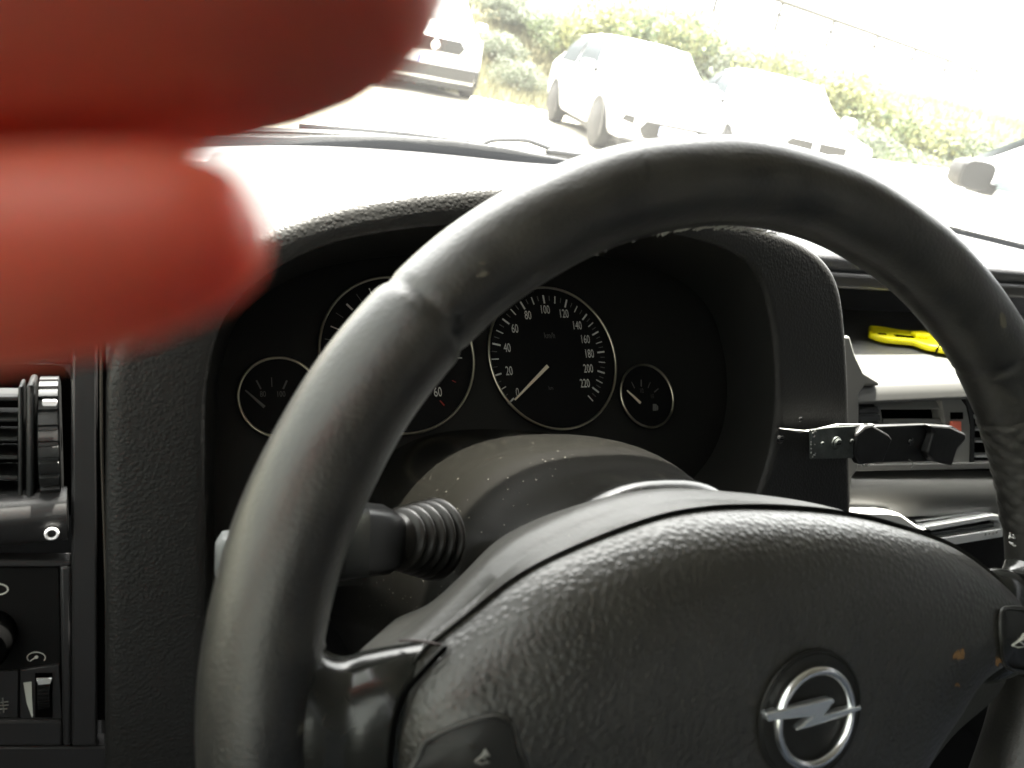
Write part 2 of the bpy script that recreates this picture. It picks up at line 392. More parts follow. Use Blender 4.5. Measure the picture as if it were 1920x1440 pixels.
# spokes
for sx in (-1, 1):
    G = []
    for u, vc, hv, w0, hw in ((.172, -.004, .046, -.001, .0105), (.163, -.005, .040, -.001, .0125), (.156, -.0065, .0275, .0, .0130), (.149, -.0075, .0228, .001, .0125), (.142, -.0065, .0232, .003, .012), (.134, -.006, .0240, .0045, .0115), (.126, -.006, .0245, .0045, .0105), (.115, -.006, .0245, .002, .008)):
        if sx > 0: vc += .004
        G.append([wh(sx*u, vc+hv*np.sign(math.cos(p))*abs(math.cos(p))**.8, w0+hw*np.sign(math.sin(p))*abs(math.sin(p))**.9) for p in np.linspace(0, 2*math.pi, 48, endpoint=False)])
    G2 = []
    Gs = np.array(G)
    for j in range(48):
        G2.append(crom([Gs[i, j] for i in range(8)], 6))
    V, Fc = grid(G2, cu=True); sp = mk('spoke', V, Fc, 'gloss_spoke', sw, sharp=0)
    if sx < 0:
        # rusty trim joint between the spoke and the back cover
        pts = [whp(px, py, w)+(w,) for px, py, w in ((748, 1201, .0060), (770, 1201, .0085), (795, 1203, .0108), (826, 1209, .0130))]
        mk('trim_joint', *tube(crom([wh(*p) for p in pts], 5), .0004, 6), 'rust_seam', sp)
        e = [wh(*(whp(px, py, .0165)+(.0165,))) for px, py in ((838, 1212), (800, 1252), (760, 1300), (741, 1350), (733, 1400), (731, 1450))]
        mk('edge_gap', *tube(crom(e, 6), [.0004]+[.0009]*30, 6), 'gap', sp)
# horn buttons
def surf(px, py, lift=0.):
    w = .03
    for _ in range(8):
        u, v = whp(px, py, w); w = max(bag_w(u, v), .0245)+lift
    return wh(u, v, w)
def surf_uv(u, v, lift=0.): return wh(u, v, bag_w(u, v)+lift)
for outline, iconc in (([(776, 1470), (782, 1420), (798, 1390), (840, 1368), (900, 1347), (938, 1343), (960, 1358), (972, 1400), (975, 1470)], (905, 1418)),
                       ([(1882, 1141), (1905, 1139), (1935, 1146), (1948, 1180), (1944, 1240), (1930, 1258), (1905, 1258), (1884, 1245), (1877, 1200), (1876, 1160)], (1912, 1200))):
    C = [np.array(p) for p in crom(outline, 5, True)]; cen = sum(C)/len(C)
    rimp = [surf(*p, .0008) for p in C]+[surf(*C[0], .0008)]
    hb = mk('horn_button', *grid([[surf(*(cen+(p-cen)*k), l) for p in C] for k, l in ((1.0, .0001), (.985, .0016), (.93, .0019), (.90, .0004), (.5, .0008), (.05, .001))], cv=True), 'cluster_black', sw)
    mk('button_border', *tube(rimp, .0007, 8), 'hub_plastic', hb)
    ic = MB(); a = surf(iconc[0]-14, iconc[1]+10, .0014); b = surf(iconc[0]+10, iconc[1]-8, .0014)
    ic.add(*tube([a, (a+b)/2, b], [.0004, .0005, .0013], 8)); c = surf(iconc[0]-4, iconc[1]+14, .0014); d = surf(iconc[0]+12, iconc[1]+12, .0014)
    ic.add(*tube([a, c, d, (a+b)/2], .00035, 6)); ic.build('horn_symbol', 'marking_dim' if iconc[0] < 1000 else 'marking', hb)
# emblem
ew = bag_w(0, -.009)+.0002; EC = wh(-.0005, -.009, ew)
em = mk('emblem', *disc(EC+WN*.0012, WN, .0208, 80, .004), 'cluster_black', sw, sharp=30); bev(em, .0006, 2)
mk('emblem_border', *ring(EC+WN*.0008, WN, .0213, .0006, 96, 8), 'cluster_black', em)
mk('emblem_ring', *ring(EC+WN*.0026, WN, .0155, .0016, 96, 16), 'chrome', em, sharp=0)
bolt = [(201, 634), (640, 533), (664, 548), (595, 640), (835, 583), (840, 612), (478, 733), (405, 745), (515, 655), (218, 688)]
bp = [onp(1380+x/3.556, 1160+y/3.556, (EC+WN*.0046, WN)) for x, y in bolt]
o = mk('emblem_bolt', *prism(bp, -WN*.0030), 'bolt_silver', em, smooth=True, sharp=25); bev(o, .0004, 2)
# rust coloured stains
def blot(name, px, py, r, parent, n=26):
    mb = MB()
    for k in range(n):
        a = random.random()*6.28; d = abs(random.gauss(0, .45)); x, y = px+r*d*math.cos(a), py+r*d*math.sin(a); s = r*(.10+.13*random.random())
        c = surf(x, y, .00012); t1, t2 = WU, WV
        mb.add(*prism([c+(s/F*.33)*(1+.5*random.random())*(math.cos(q)*t1+math.sin(q)*t2) for q in np.linspace(0, 6.28, 8)[:-1]], -WN*.0006))
    return mb.build(name, 'stain', parent)
blot('stain', 1799, 1229, 15, bagO); blot('stain', 1873, 1240, 13, bagO); blot('stain', 1795, 1283, 6, bagO, 8)

# ================================================================== STEERING COLUMN + STALK
sc_ = thing('steering_column', 'dusty black plastic column shroud behind the steering wheel', 'steering column', tuple(wh(0, -.03, -.2)))
G = []
secs = [(-.040, .052, .0540, .030), (-.046, .060, .0575, .033), (-.060, .070, .0555, .036), (-.080, .080, .0560, .040), (-.100, .088, .0600, .042), (-.125, .094, .0650, .042), (-.150, .097, .0660, .04), (-.19, .100, .064, .04), (-.26, .10, .060, .04)]
NS = 72
for w, hu, top, pw in secs:
    row = []
    for j in range(NS):
        p = 2*math.pi*j/NS; c, s = math.cos(p), math.sin(p)
        u = hu*np.sign(c)*abs(c)**.75-.006
        v = (top+.03)*abs(s)**.85-.03 if s > 0 else -.03-.06*abs(s)**.6
        row.append(wh(u, v, w))
    G.append(row)
Gs = np.array(G); G2 = [crom([Gs[i, j] for i in range(len(secs))], 5) for j in range(NS)]
mk('shroud', *grid(G2, cu=True), 'shroud_plastic', sc_, sharp=0)
V = G[0]; mk('shroud_collar', *grid([G[0], [wh(0, -.02, -.045)]*NS], cv=True), 'gap', sc_)
# indicator stalk with a ribbed rubber boot
st = thing('indicator_stalk', 'black indicator stalk with ribbed rubber boot left of the steering column', 'stalk', tuple(wh(-.09, .02, -.08)))
SW = -.07
def sp_(px, py, w=SW): u, v = whp(px, py, w); return wh(u, v, w)
ax0, ax1 = sp_(815, 1010, -.083), sp_(742, 1010, SW)
ax = unit(ax1-ax0); mb = MB(); nr = 5; L_ = np.linalg.norm(ax1-ax0); path = []; rad = []
for i in range(nr*12+1):
    t = i/(nr*12); path.append(ax0+ax*L_*t*1.02); big = .0175-.0055*t
    rad.append(big*(.66+.34*abs(math.sin(math.pi*nr*t+.5))**.7))
mk('boot', *tube(path, rad, 32, up=WV), 'boot_rubber', st, sharp=0)
k0, k1, k2 = ax1+ax*.000, ax1+ax*.020, sp_(640, 1022)
d_ = unit(k2-k1)
def sect(c, hx, hz, a, b, e=.38, n=28):
    return [c+a*hx*np.sign(math.cos(p))*abs(math.cos(p))**e+b*hz*np.sign(math.sin(p))*abs(math.sin(p))**e for p in np.linspace(0, 2*math.pi, n, endpoint=False)]
G = [sect(ax1-ax*.004, .008, .006, WV, WN), sect(ax1+ax*.001, .0108, .0085, WV, WN), sect(ax1+ax*.006, .0125, .010, WV, WN), sect(ax1+ax*.018, .0130, .0100, WV, WN), sect(k2, .0125, .0095, WV, WN), sect(sp_(520, 1040), .010, .008, WV, WN), sect(sp_(440, 1046), .009, .0075, WV, WN)]
V, Fc = grid(G, cv=True); Fc += [tuple(range(28)), tuple(range(len(V)-28, len(V)))]
mk('lever', V, Fc, 'stalk_plastic', st, sharp=50)
t0, t1 = sp_(436, 1044), sp_(404, 1050)
G = [sect(t0, .0092, .0077, WV, WN), sect(t0*.4+t1*.6, .0092, .0075, WV, WN), sect(t1, .006, .005, WV, WN)]
V, Fc = grid(G, cv=True); Fc += [tuple(range(28)), tuple(range(len(V)-28, len(V)))]; mk('lever_tip', V, Fc, 'stalk_tip', st, sharp=50)

# ================================================================== DASHBOARD
db = thing('dashboard', 'black grained dashboard with four chrome ringed gauges under a padded hood', 'dashboard', (.57, .5, .75))
NO = 150
Opx = [(197, 1500), (197, 1200), (197, 1000), (199, 800), (203, 700), (240, 600), (330, 515), (480, 442), (600, 396), (700, 374), (820, 357), (940, 350), (1080, 352), (1200, 366), (1320, 391), (1440, 432), (1505, 460), (1548, 497), (1570, 545), (1580, 620), (1585, 700), (1588, 800), (1590, 960), (1590, 1100)]
Ipx = [(385, 1500), (385, 1200), (385, 1000), (386, 800), (392, 700), (420, 600), (480, 530), (560, 480), (640, 452), (720, 436), (820, 424), (940, 418), (1080, 420), (1200, 430), (1290, 446), (1370, 474), (1410, 510), (1432, 560), (1445, 620), (1452, 700), (1450, 780), (1440, 850), (1415, 930), (1380, 1010)]
Bpx = [(398, 1500), (398, 1200), (400, 1000), (404, 800), (412, 700), (440, 610), (500, 550), (570, 512), (660, 490), (760, 478), (860, 472), (960, 470), (1060, 474), (1160, 486), (1240, 508), (1300, 545), (1335, 590), (1352, 640), (1362, 700), (1362, 760), (1352, 810), (1335, 850), (1310, 885), (1270, 930)]
def curve(px, pl, off=0): return np.array([onp(*p, pl, off) for p in crom(px, 7)])
Oc, Ic, Bc = curve(Opx, PF1), curve(Ipx, PF1), curve(Bpx, PC, .004)
nC = len(Oc); cen = Ic.mean(0)
rows = []
# forward skin of the hood, from deep in the dash to the lip
back = Oc.copy(); back[:, 1] = .80; back[:, 2] = np.where(Oc[:, 2] > 1.05, 1.045+(Oc[:, 2]-1.05)*.10, Oc[:, 2])
back[:, 0] = .25+(Oc[:, 0]-.25)*1.04
out = Oc-cen; out[:, 1] = 0; out /= np.linalg.norm(out, axis=1)[:, None]
for f in (1, .8, .6, .4, .25, .14, .07): 
    P = Oc*(1-f)+back*f; P[:, 2] += .001*math.sin(math.pi*f)*(Oc[:, 2] > 1.06); rows.append(P)
fw = A(0, 1, 0)
thick = np.linalg.norm(Oc-Ic, axis=1)[:, None]
lip = np.minimum(thick*.45, .007)
inw = (Ic-Oc)/thick
for a in np.linspace(0, 90, 7)[1:]:
    rows.append(Oc+inw*lip*(1-math.cos(R(a)))-fw*lip*math.sin(R(a))*.6)
rows.append(Oc+inw*(thick*.5)-fw*lip*.66)
for a in np.linspace(90, 0, 6):
    rows.append(Ic-inw*lip*.8*(1-math.cos(R(a)))-fw*lip*(.6*math.sin(R(a))))
mk('instrument_hood', *grid([list(r) for r in rows]), 'hood_vinyl', db, sharp=0)
mk('hood_well', *grid([list(Ic*(1-f)+Bc*f+(-fw*.012*math.sin(math.pi*f)*0)) for f in (0, .3, .6, .85, 1)]), 'well_plastic', db, sharp=0)
# cluster face
fp = [(380, 1100), (380, 560), (600, 430), (1100, 430), (1400, 560), (1420, 1100)]
mk('cluster_face', *slab(fp, PC, -.004, .01), 'cluster_black', db, smooth=False)
# pale corner of the well, right
def gc(px, py, off=0): return onp(px, py, PC, off)
TC = [gc(525.3, 744.9), gc(749.1, 664.5), gc(1039, 670.1), gc(1212.6, 742.5)]
def gp(c, ang, r, off): return c+r*(math.cos(ang)*CXV+math.sin(ang)*CYV)+off*CN
def local_ang(c, px, py): q = gc(px, py)-c; return math.atan2(q @ CYV, q @ CXV), math.hypot(q @ CYV, q @ CXV)
def tick(mb, c, a, r0, r1, wd, off=.0002):
    t = -math.sin(a)*CXV+math.cos(a)*CYV; mb.add(*prism([gp(c, a, r0, off)-t*wd, gp(c, a, r1, off)-t*wd, gp(c, a, r1, off)+t*wd, gp(c, a, r0, off)+t*wd], -CN*.0003))
def needle_(c, tail, tip, g, mname='needle', w=.0012):
    p, q = gc(*tail, .004), gc(*tip, .004); d = unit(q-p); s = np.cross(CN, d)
    nd = mk('needle', *prism([p-s*w, q-s*w*.45, q+s*w*.45, p+s*w], -CN*.0010), mname, g, smooth=False)
    return nd
def gauge(c, Rg, face_r, clip=None):
    g = mk('gauge', *disc(c-CN*.0010, CN, face_r, 96, .002), 'gauge_black', db)
    mk('gauge_ring', *ring(c+CN*.001, CN, Rg-.0010, .0009, 140, 10), 'ring_metal', g, sharp=0)
    return g
RG, RS = .052, .0245
g1, g2, g3, g4 = gauge(TC[0], RS, RS-.001), gauge(TC[1], RG, RG-.001), gauge(TC[2], RG, RG-.001), gauge(TC[3], RS, RS-.001)
# speedometer scale
z3 = lambda x, y: (900+x/4.8, 520+y/4.8)
tk = [(0, 277, 1115), (20, 155, 877), (40, 145, 603), (60, 230, 395), (80, 382, 250), (100, 573, 195), (120, 773, 233), (140, 943, 355), (160, 1040, 503), (180, 1090, 673), (200, 1092, 853), (220, 1043, 1015), (230, 995, 1090)]
kv = [t[0] for t in tk]; ka = []; kr = []
for _, x, y in tk:
    a, r = local_ang(TC[2], *z3(x, y)); a = a if a > -math.pi/2-.3 else a+2*math.pi
    ka.append(a); kr.append(r)
ka = list(np.unwrap(ka)); rm = float(np.mean(kr)); mb = MB(); mb2 = MB()
for s in range(0, 235, 5):
    a = np.interp(s, kv, ka); rmm = np.interp(s, kv, kr)
    if s % 20 == 0: tick(mb, TC[2], a, rmm-.0033, rmm+.0028, .00055)
    elif s % 10 == 0: tick(mb, TC[2], a, rmm-.0028, rmm+.0026, .00032)
    else: tick(mb2, TC[2], a, rmm-.0012, rmm+.0024, .00020)
mb.build('scale_mark', 'marking', g3, smooth=False); tag(mb2.build('minor_scale_mark', 'marking_dim', g3, smooth=False))
for n_, x, y in ((0, 338, 1040), (20, 262, 845), (40, 245, 637), (60, 314, 464), (80, 432, 344), (100, 584, 293), (120, 754, 330), (140, 873, 436), (160, 946, 560), (180, 983, 690), (200, 975, 824), (220, 945, 957)):
    text(str(n_), gc(*z3(x, y), .0004), CXV, CYV, .0062, 'marking', 'numeral', g3, .62)
text('km/h', gc(*z3(627, 525), .0004), CXV, CYV, .0042, 'marking_dim', 'unit_text', g3, .75)
text('km', gc(*z3(638, 997), .0004), CXV, CYV, .0026, 'marking_dim', 'unit_text', g3, .8)
needle_(TC[2], z3(612, 797), z3(318, 1100), g3)
# rev counter
z2 = lambda x, y: (420+x/4, 500+y/4); mb = MB(); mb2 = MB()
for x, y, b in ((1100, 188, 1), (1010, 230, 0), (940, 300, 2), (865, 363, 0), (828, 458, 1), (785, 548, 0)):
    a, r = local_ang(TC[1], *z2(x, y)); tick(mb if b else mb2, TC[1], a, r-.0028, r+.0024, (.0002, .0003, .0006)[b])
a, r = local_ang(TC[1], *z2(1762, 684)); tick(mb, TC[1], a, r-.0025, r+.0022, .0004)
a55, _ = local_ang(TC[1], *z2(785, 548)); aT, rT = local_ang(TC[1], *z2(1762, 684))
for k in range(1, 9):
    aa = a55+k*.205
    if k < 9: tick(mb if k % 2 else mb2, TC[1], aa, rT-.0025, rT+.0022, .0003)
mb.build('scale_mark', 'marking', g2, smooth=False); mb2.build('minor_scale_mark', 'marking_dim', g2, smooth=False)
text('60', gc(*z2(1604, 943), .0004), CXV, CYV, .0062, 'marking', 'numeral', g2, .66)
mb = MB(); a, r = local_ang(TC[1], *z2(1636, 1022)); tick(mb, TC[1], a, r-.0022, r+.0022, .0004)
a, r = local_ang(TC[1], *z2(1725, 860)); tick(mb, TC[1], a, r-.0014, r+.0014, .0002); mb.build('red_line_mark', 'red_mark', g2, smooth=False)
needle_(TC[1], (749, 667), (690, 735), g2)
# temperature gauge
mb = MB()
for x, y, w in ((260, 885, .0004), (358, 866, .00022), (458, 885, .0005)):
    q = z2(x, y); c0 = gc(512, 772); qq = gc(*q)-c0; a = math.atan2(qq @ CYV, qq @ CXV); r = math.hypot(qq @ CYV, qq @ CXV); tick(mb, c0, a, r-.0028, r+.0028, w)
mb.build('scale_mark', 'marking_dim', g1, smooth=False)
text('80', gc(*z2(292, 957), .0004), CXV, CYV, .0034, 'marking_dim', 'numeral', g1, .72); text('100', gc(*z2(427, 957), .0004), CXV, CYV, .0034, 'marking_dim', 'numeral', g1, .72)
text('°C', gc(*z2(205, 1090), .0004), CXV, CYV, .0028, 'gauge_black', 'unit_text', g1, .8)
needle_(TC[0], z2(305, 1052), z2(160, 925), g1, 'marking_dim', .0008)
# fuel gauge
mb = MB(); c0 = gc(*z3(1455, 1130))
for x, y, w in ((1378, 970, .0002), (1451, 952, .0004), (1522, 970, .0002), (1587, 1018, .0004)):
    qq = gc(*z3(x, y))-c0; a = math.atan2(qq @ CYV, qq @ CXV); r = math.hypot(qq @ CYV, qq @ CXV); tick(mb, c0, a, r-.0026, r+.0026, w)
mb.build('scale_mark', 'marking_dim', g4, smooth=False)
text('1/2', gc(*z3(1455, 1022), .0004), CXV, CYV, .0032, 'marking_dim', 'numeral', g4, .6); text('1/1', gc(*z3(1552, 1072), .0004), CXV, CYV, .0032, 'marking_dim', 'numeral', g4, .6)
needle_(TC[3], z3(1448, 1130), z3(1328, 1016), g4, 'needle', .0008)
mb = MB(); mb.add(*slab([z3(*p) for p in rect(1558, 1140, 1588, 1200)], PC, .0004, .0003)); mb.add(*slab([z3(*p) for p in [(1592, 1150), (1604, 1160), (1604, 1196), (1592, 1196)]], PC, .0004, .0003)); mb.build('fuel_symbol', 'marking_dim', g4, smooth=False)

# ---- driver side fascia: vent, small bar with the wheel mark, light switch panel
def fs(name, pxs, off, th, m, b=.0008, parent=db, pl=PF1, **k):
    o = mk(name, *slab(pxs, pl, off, th), m, parent, **k)
    if b: bev(o, b)
    return o
X0 = -420
mb = MB()
for q in (rect(134, 560, 183, 1400), rect(X0, 560, 133.5, 684), [(112, 1062), (133.5, 1062), (133.5, 1399.5), (118, 1399.5)]): mb.add(*slab(q, PF1, -.004, .012))
mb.add(*slab([(X0, 1352), (116, 1352), (117.5, 1399.5), (X0, 1399.5)], PF1, -.004, .012))
mb.add(*slab(rect(X0, 1400, 385, 1900), PF1, -.005, .012))
bev(mb.build('fascia_panel', 'fascia_plastic', db), .0012)
e = [onp(u, v, PF1, .0002) for u, v in ((190, 560), (190, 800), (196, 1000), (202, 1200), (205, 1345))]
mk('panel_seam', *tube(crom(e, 6), .0007, 6), mat('worn_edge', (.022, .018, .012), .7), db)
fs('seam_groove', [(182, 560), (198, 560), (206, 1350), (182, 1350)], -.006, .004, 'gap', 0)
mb = MB()   # corner fillet of the vent opening
mb.add(*slab([(133.5, 684), (133.5, 712), (128, 698), (118, 688), (104, 684)], PF1, -.004, .012)); mb.build('fascia_panel', 'fascia_plastic', db)
def ribbed_wheel(name, px0, px1, py0, py1, pl, off, nrib, parent, m='rib_plastic'):
    p0, p1 = onp(px0, (py0+py1)/2, pl, off), onp(px1, (py0+py1)/2, pl, off)
    tp, bt = onp((px0+px1)/2, py0, pl, off), onp((px0+px1)/2, py1, pl, off); rad = np.linalg.norm(tp-bt)*.56
    ax = A(1, 0, 0); wd = p1[0]-p0[0]; c = (p0+p1)/2-pl[1]*rad*.80; G = []
    n = nrib*10
    for i in range(n):
        t = 2*math.pi*i/n; ph = (i % 10)/10; k = 1.0-.05*(1 if ph < .3 else 0)
        G.append([c+ax*x*wd/2+rad*k*q*(math.cos(t)*A(0, 1, 0)+math.sin(t)*A(0, 0, 1)) for x, q in ((-1, .2), (-1, .95), (-.9, 1), (.9, 1), (1, .95), (1, .2))])
    return mk(name, *grid(G, cu=True), m, parent, sharp=30)
lv = fs('air_vent', rect(X0, 684, 133, 965), -.045, .004, 'gap', 0)
mb = MB()
for y in (748, 787, 824, 858, 896, 930, 958): mb.add(*slab(rect(X0, y-4, 34, y+4), PF1, -.008, .022))
bev(mb.build('slat', 'rib_plastic', lv), .0005)
bev(MB().add(*slab(rect(34, 725, 42, 966), PF1, -.006, .02)).build('vent_frame', 'rib_plastic', lv), .0006)
bev(MB().add(*slab(rect(49, 722, 64, 966), PF1, -.005, .03)).build('vent_frame', 'rib_plastic', lv), .0018, 3)
ribbed_wheel('vent_wheel', 72, 112, 738, 958, PF1, -.006, 26, lv)
mk('wheel_mark', *slab(rrect(79, 751, 107, 761, 4), PF1, .0002, .002), 'marking_white', lv)
# bar under the vent with a round mark
c0, c1 = onp(X0, 1008, PF1, -.010), onp(128, 1008, PF1, -.010); c1 = A(c1[0], c0[1], c0[2])
G = []
for t in np.linspace(0, 2*math.pi, 40, endpoint=False):
    y, z = np.sign(math.cos(t))*abs(math.cos(t))**.8*.0105, np.sign(math.sin(t))*abs(math.sin(t))**.8*.0112
    G.append([A(x, 0, 0)*1.+A(0, c0[1]+y, c0[2]+z) for x in (c0[0], c1[0])])
V, Fc = grid(G, cu=True); Fc += [tuple(range(0, len(V), 2)), tuple(range(1, len(V), 2))]
bar = mk('vent_bar', V, Fc, 'fascia_plastic', db, sharp=60)
mc = onp(97, 1001, PF1, .0022); mk('wheel_mark', *ring(mc, PN, .0022, .0006, 32, 8), 'marking_white', bar)
fs('fascia_panel', [(X0, 1051), (133, 1051), (133, 1063), (X0, 1063)], -.006, .010, 'fascia_plastic', .0006)
sp = fs('switch_panel', [(X0, 1063), (111, 1063), (117, 1352), (X0, 1352)], -.008, .01, 'switch_black', .0006)
kc = onp(-26, 1190, PF1, -.008); kb = mk('light_knob', *tube([kc, kc+PN*.006, kc+PN*.014, kc+PN*.016], [.0115, .0112, .0100, .0085], 40), 'knob_black', sp, sharp=30)
mk('knob_grip', *box(kc+PN*.018, A(.004, 0, 0), np.cross(PN, A(1, 0, 0))*.017, PN*.008), 'knob_black', kb)
def pring(px, py, rx, ry, w, name, m, parent, t0=0, t1=360, n=40, off=.0004, closed=None):
    pts = [(px+rx*math.cos(R(t0+(t1-t0)*i/n)), py+ry*math.sin(R(t0+(t1-t0)*i/n))) for i in range(n+1)]
    return mk(name, *tube([onp(*p, PF1, -.0078) for p in pts], w, 6), m, parent)
pring(-4, 1105, 19, 10, .00035, 'lamp_symbol', 'marking', sp, -90, 90)
sy = pring(68, 1233, 17, 10, .00022, 'dimmer_symbol', 'marking', sp, 145, 395)
mb = MB(); mb.add(*tube([onp(*p, PF1, -.0078) for p in ((56, 1240), (66, 1233), (72, 1231))], .00025, 6)); mb.add(*disc(onp(68, 1232.5, PF1, -.0074), PN, .0007, 12, .0004)); mb.build('dimmer_symbol', 'marking', sp)
o = fs('switch_tile', [(38, 1256), (111, 1246), (117, 1350), (38, 1350)], -.0066, .002, 'fascia_plastic', .0005, sp)
o = fs('switch_tile', [(X0, 1262), (35, 1258), (34, 1346), (X0, 1346)], -.0066, .002, 'fascia_plastic', .0005, sp)
mk('dimmer_wedge', *slab([(44, 1281), (59, 1279), (60, 1312), (62, 1342), (60, 1346), (50, 1318)], PF1, -.0058, .0006), mat('pale_mark', (.45, .47, .42), .5), sp, smooth=False)
o = fs('dimmer_slot', rect(66, 1263, 98, 1345), -.0060, .001, 'gap', 0, sp)
dw = ribbed_wheel('dimmer_wheel', 70, 94, 1268, 1338, PF1, -.0048, 34, sp, 'switch_black')
mk('wheel_mark', *slab([(68, 1274), (97, 1273), (94, 1282), (72, 1284)], PF1, -.001, .0012), 'satin_metal', dw)
mb = MB()
for x0_, y0_, x1_, y1_ in ((-8, 1318, 16, 1316), (-8, 1324, 16, 1322), (-8, 1330, 14, 1329), (5, 1309, 7, 1336)): mb.add(*tube([onp(x0_, y0_, PF1, -.0062), onp(x1_, y1_, PF1, -.0062)], .0003, 6))
mb.build('fog_symbol', 'marking_dim', sp)

# ---- dash top: one padded sheet up to the glass
def ybase(x):
    t = (x-.55)/.62; return .91-.30*abs(t)**2.6
G = []
for i, x in enumerate(np.linspace(-.17, 1.27, 60)):
    yb = ybase(x)+.02; yf = .505 if x > .54 else .63; row = []
    for f in np.linspace(0, 1, 18):
        y = yf+(yb-yf)*f; z = 1.076-.024*f-.004*(1-f)**3+.012*f*sstep((x-.45)/.3)
        if x < .54:
            s = sstep((.60-x)/.06)*sstep((x+.19)/.03); z -= .035*s*sstep((.62-y)/.10)
        row.append(A(x, y, z))
    row = [A(x, yf+.004, 1.050 if x > .54 else 1.0), A(x, yf-.003, 1.066 if x > .54 else 1.03)]+row
    G.append(row)
mk('dash_top', *grid(G), 'dash_vinyl', db, sharp=0)
# ---- centre stack
st2 = lambda n_, q, off, th, m='stack_plastic', b=.0008, par=db: fs(n_, q, off, th, m, b, par, PF2)
mb = MB(); mb.add(*abox(.53, 1.24, .605, .615, .96, 1.05)); mb.build('tray_wall', 'fascia_plastic', db)
mb = MB(); mb.add(*abox(.53, .578, .455, .61, .955, 1.042)); bev(mb.build('tray_wall', 'stack_plastic', db), .004, 3)
mb = MB(); mb.add(*abox(.52, 1.25, .500, .62, 1.040, 1.056)); bev(mb.build('tray_roof', 'fascia_plastic', db), .004, 3)
# tray floor with a rounded front edge flowing into the face
G = []
yt = A(0, .41, 0)
pf = [A(0, .607, .984), A(0, .52, .9835), A(0, .46, .983), A(0, .430, .982), A(0, .419, .9795), A(0, .4135, .975), A(0, .4105, .970), A(0, .409, .966), A(0, .412, .9645), A(0, .44, .9645)]
for x in np.linspace(.56, 1.25, 10): G.append([p+A(x, 0, 0) for p in crom(pf, 4)])
mk('storage_tray', *grid(G), 'tray_plastic', db, sharp=0)
o = st2('stack_post', [(1560, 630), (1594, 630), (1604, 665), (1620, 698), (1648, 715), (1650, 724), (1622, 724), (1612, 738), (1610, 880), (1598, 895), (1592, 1010), (1560, 1010)], .001, .03, b=.002)
cv = st2('air_vent', rect(1600, 715, 2150, 900), -.05, .004, 'gap', 0)
mb = MB()
def lou(y0, y1, x0, x1, o0, o1, th=.0025):
    P = [onp(x0, y0, PF2, o0), onp(x1, y0, PF2, o0), onp(x1, y1, PF2, o1), onp(x0, y1, PF2, o1)]; return prism(P, -PN*th)
mb.add(*lou(744, 752, 1634, 1768, -.022, -.014)); mb.add(*lou(752, 768, 1634, 1768, -.014, -.011)); mb.add(*lou(785, 806, 1656, 1768, -.013, -.010)); mb.add(*lou(806, 868, 1640, 1768, -.030, -.012))
bev(mb.build('slat', 'vent_grey', cv), .0008)
ribbed_wheel('vent_wheel', 1601, 1640, 742, 862, PF2, -.008, 26, cv)
o = mk('vent_frame', *slab([(1640, 743), (1650, 760), (1656, 800), (1656, 868), (1649, 868), (1648, 800), (1642, 764), (1632, 745)], PF2, -.009, .012), 'stack_plastic', cv)
hz = fs('hazard_panel', [(1764, 743), (1798, 743), (1812, 762), (1820, 800), (1818, 872), (1772, 872), (1774, 800), (1768, 765)], -.008, .014, 'vent_grey', .001, cv, PF2)
fs('hazard_recess', rect(1782, 773, 1806, 786), -.0076, .0012, 'gap', 0, hz, PF2)
fs('hazard_button', rrect(1785, 790, 1803, 818, 2), -.005, .003, 'hazard_red', .0006, hz, PF2)
rv = mk('air_vent', *slab([(1812, 738), (1822, 760), (1828, 800), (1826, 880), (1820, 880), (1821, 800), (1815, 762), (1806, 740)], PF2, -.007, .012), 'rib_plastic', db)
mb = MB()
for y in (746, 764, 784, 806, 828, 856): mb.add(*slab(rect(1830 if y > 770 else 1820, y-1.5, 2100, y+1.5), PF2, -.012, .014))
mb.build('slat', 'satin_metal', rv)
# lower face, radio
o = st2('stack_panel', [(1606, 872), (2150, 862), (2150, 874), (1606, 884)], -.004, .012, 'stack_plastic', .001)
G = []
for u in (1594, 1700, 1800, 1900, 2100):
    G.append([onp(u, y, PF2, o_) for y, o_ in ((882, -.020), (892, -.010), (902, -.003), (915, .001), (930, .002), (945, .001), (960, -.002), (975, -.006))])
mk('stack_panel', *grid(G), 'stack_plastic', db, sharp=0)
rad = fs('radio', [(1600, 985), (1700, 969), (1890, 944), (2150, 915), (2150, 1120), (1560, 1120)], -.004, .03, 'piano_black', .001, db, PF2)
def path_tube(pts, pl, off, r, name, m, par, closed=False): return mk(name, *tube(crom([onp(*p, pl, off) for p in pts], 5), r, 10), m, par)
fr = fs('radio_frame', [(1726, 989), (1860, 965), (1874, 966), (1882, 975), (1881, 1007), (1790, 1022), (1762, 1010), (1876, 992), (1876, 983), (1870, 977), (1855, 976), (1744, 996)], .006, .012, 'satin_metal', .001, rad, PF2)
mb = MB(); mb.add(*slab([(1742, 1000), (1866, 979), (1870, 992), (1768, 1010)], PF2, -.001, .004)); mb.build('radio_slot', mat('radio_slot', (.05, .052, .055), .2, .5), rad)
mb = MB(); mb.add(*slab([(1718, 976), (1880, 953), (1880, 955), (1720, 979)], PF2, -.002, .003)); mb.build('radio_edge', 'satin_metal', rad)
fs('radio_trim', [(1560, 960), (1664, 960), (1690, 964), (1720, 985), (1745, 995), (1744, 1003), (1712, 1000), (1560, 992)], .016, .020, mat('grey_trim', (.42, .42, .41), .35, .5), .0025, rad, PF2)
fs('radio_trim', [(1713, 996), (1745, 993), (1746, 1004), (1718, 1006)], .017, .02, 'gap', .0005, rad, PF2)
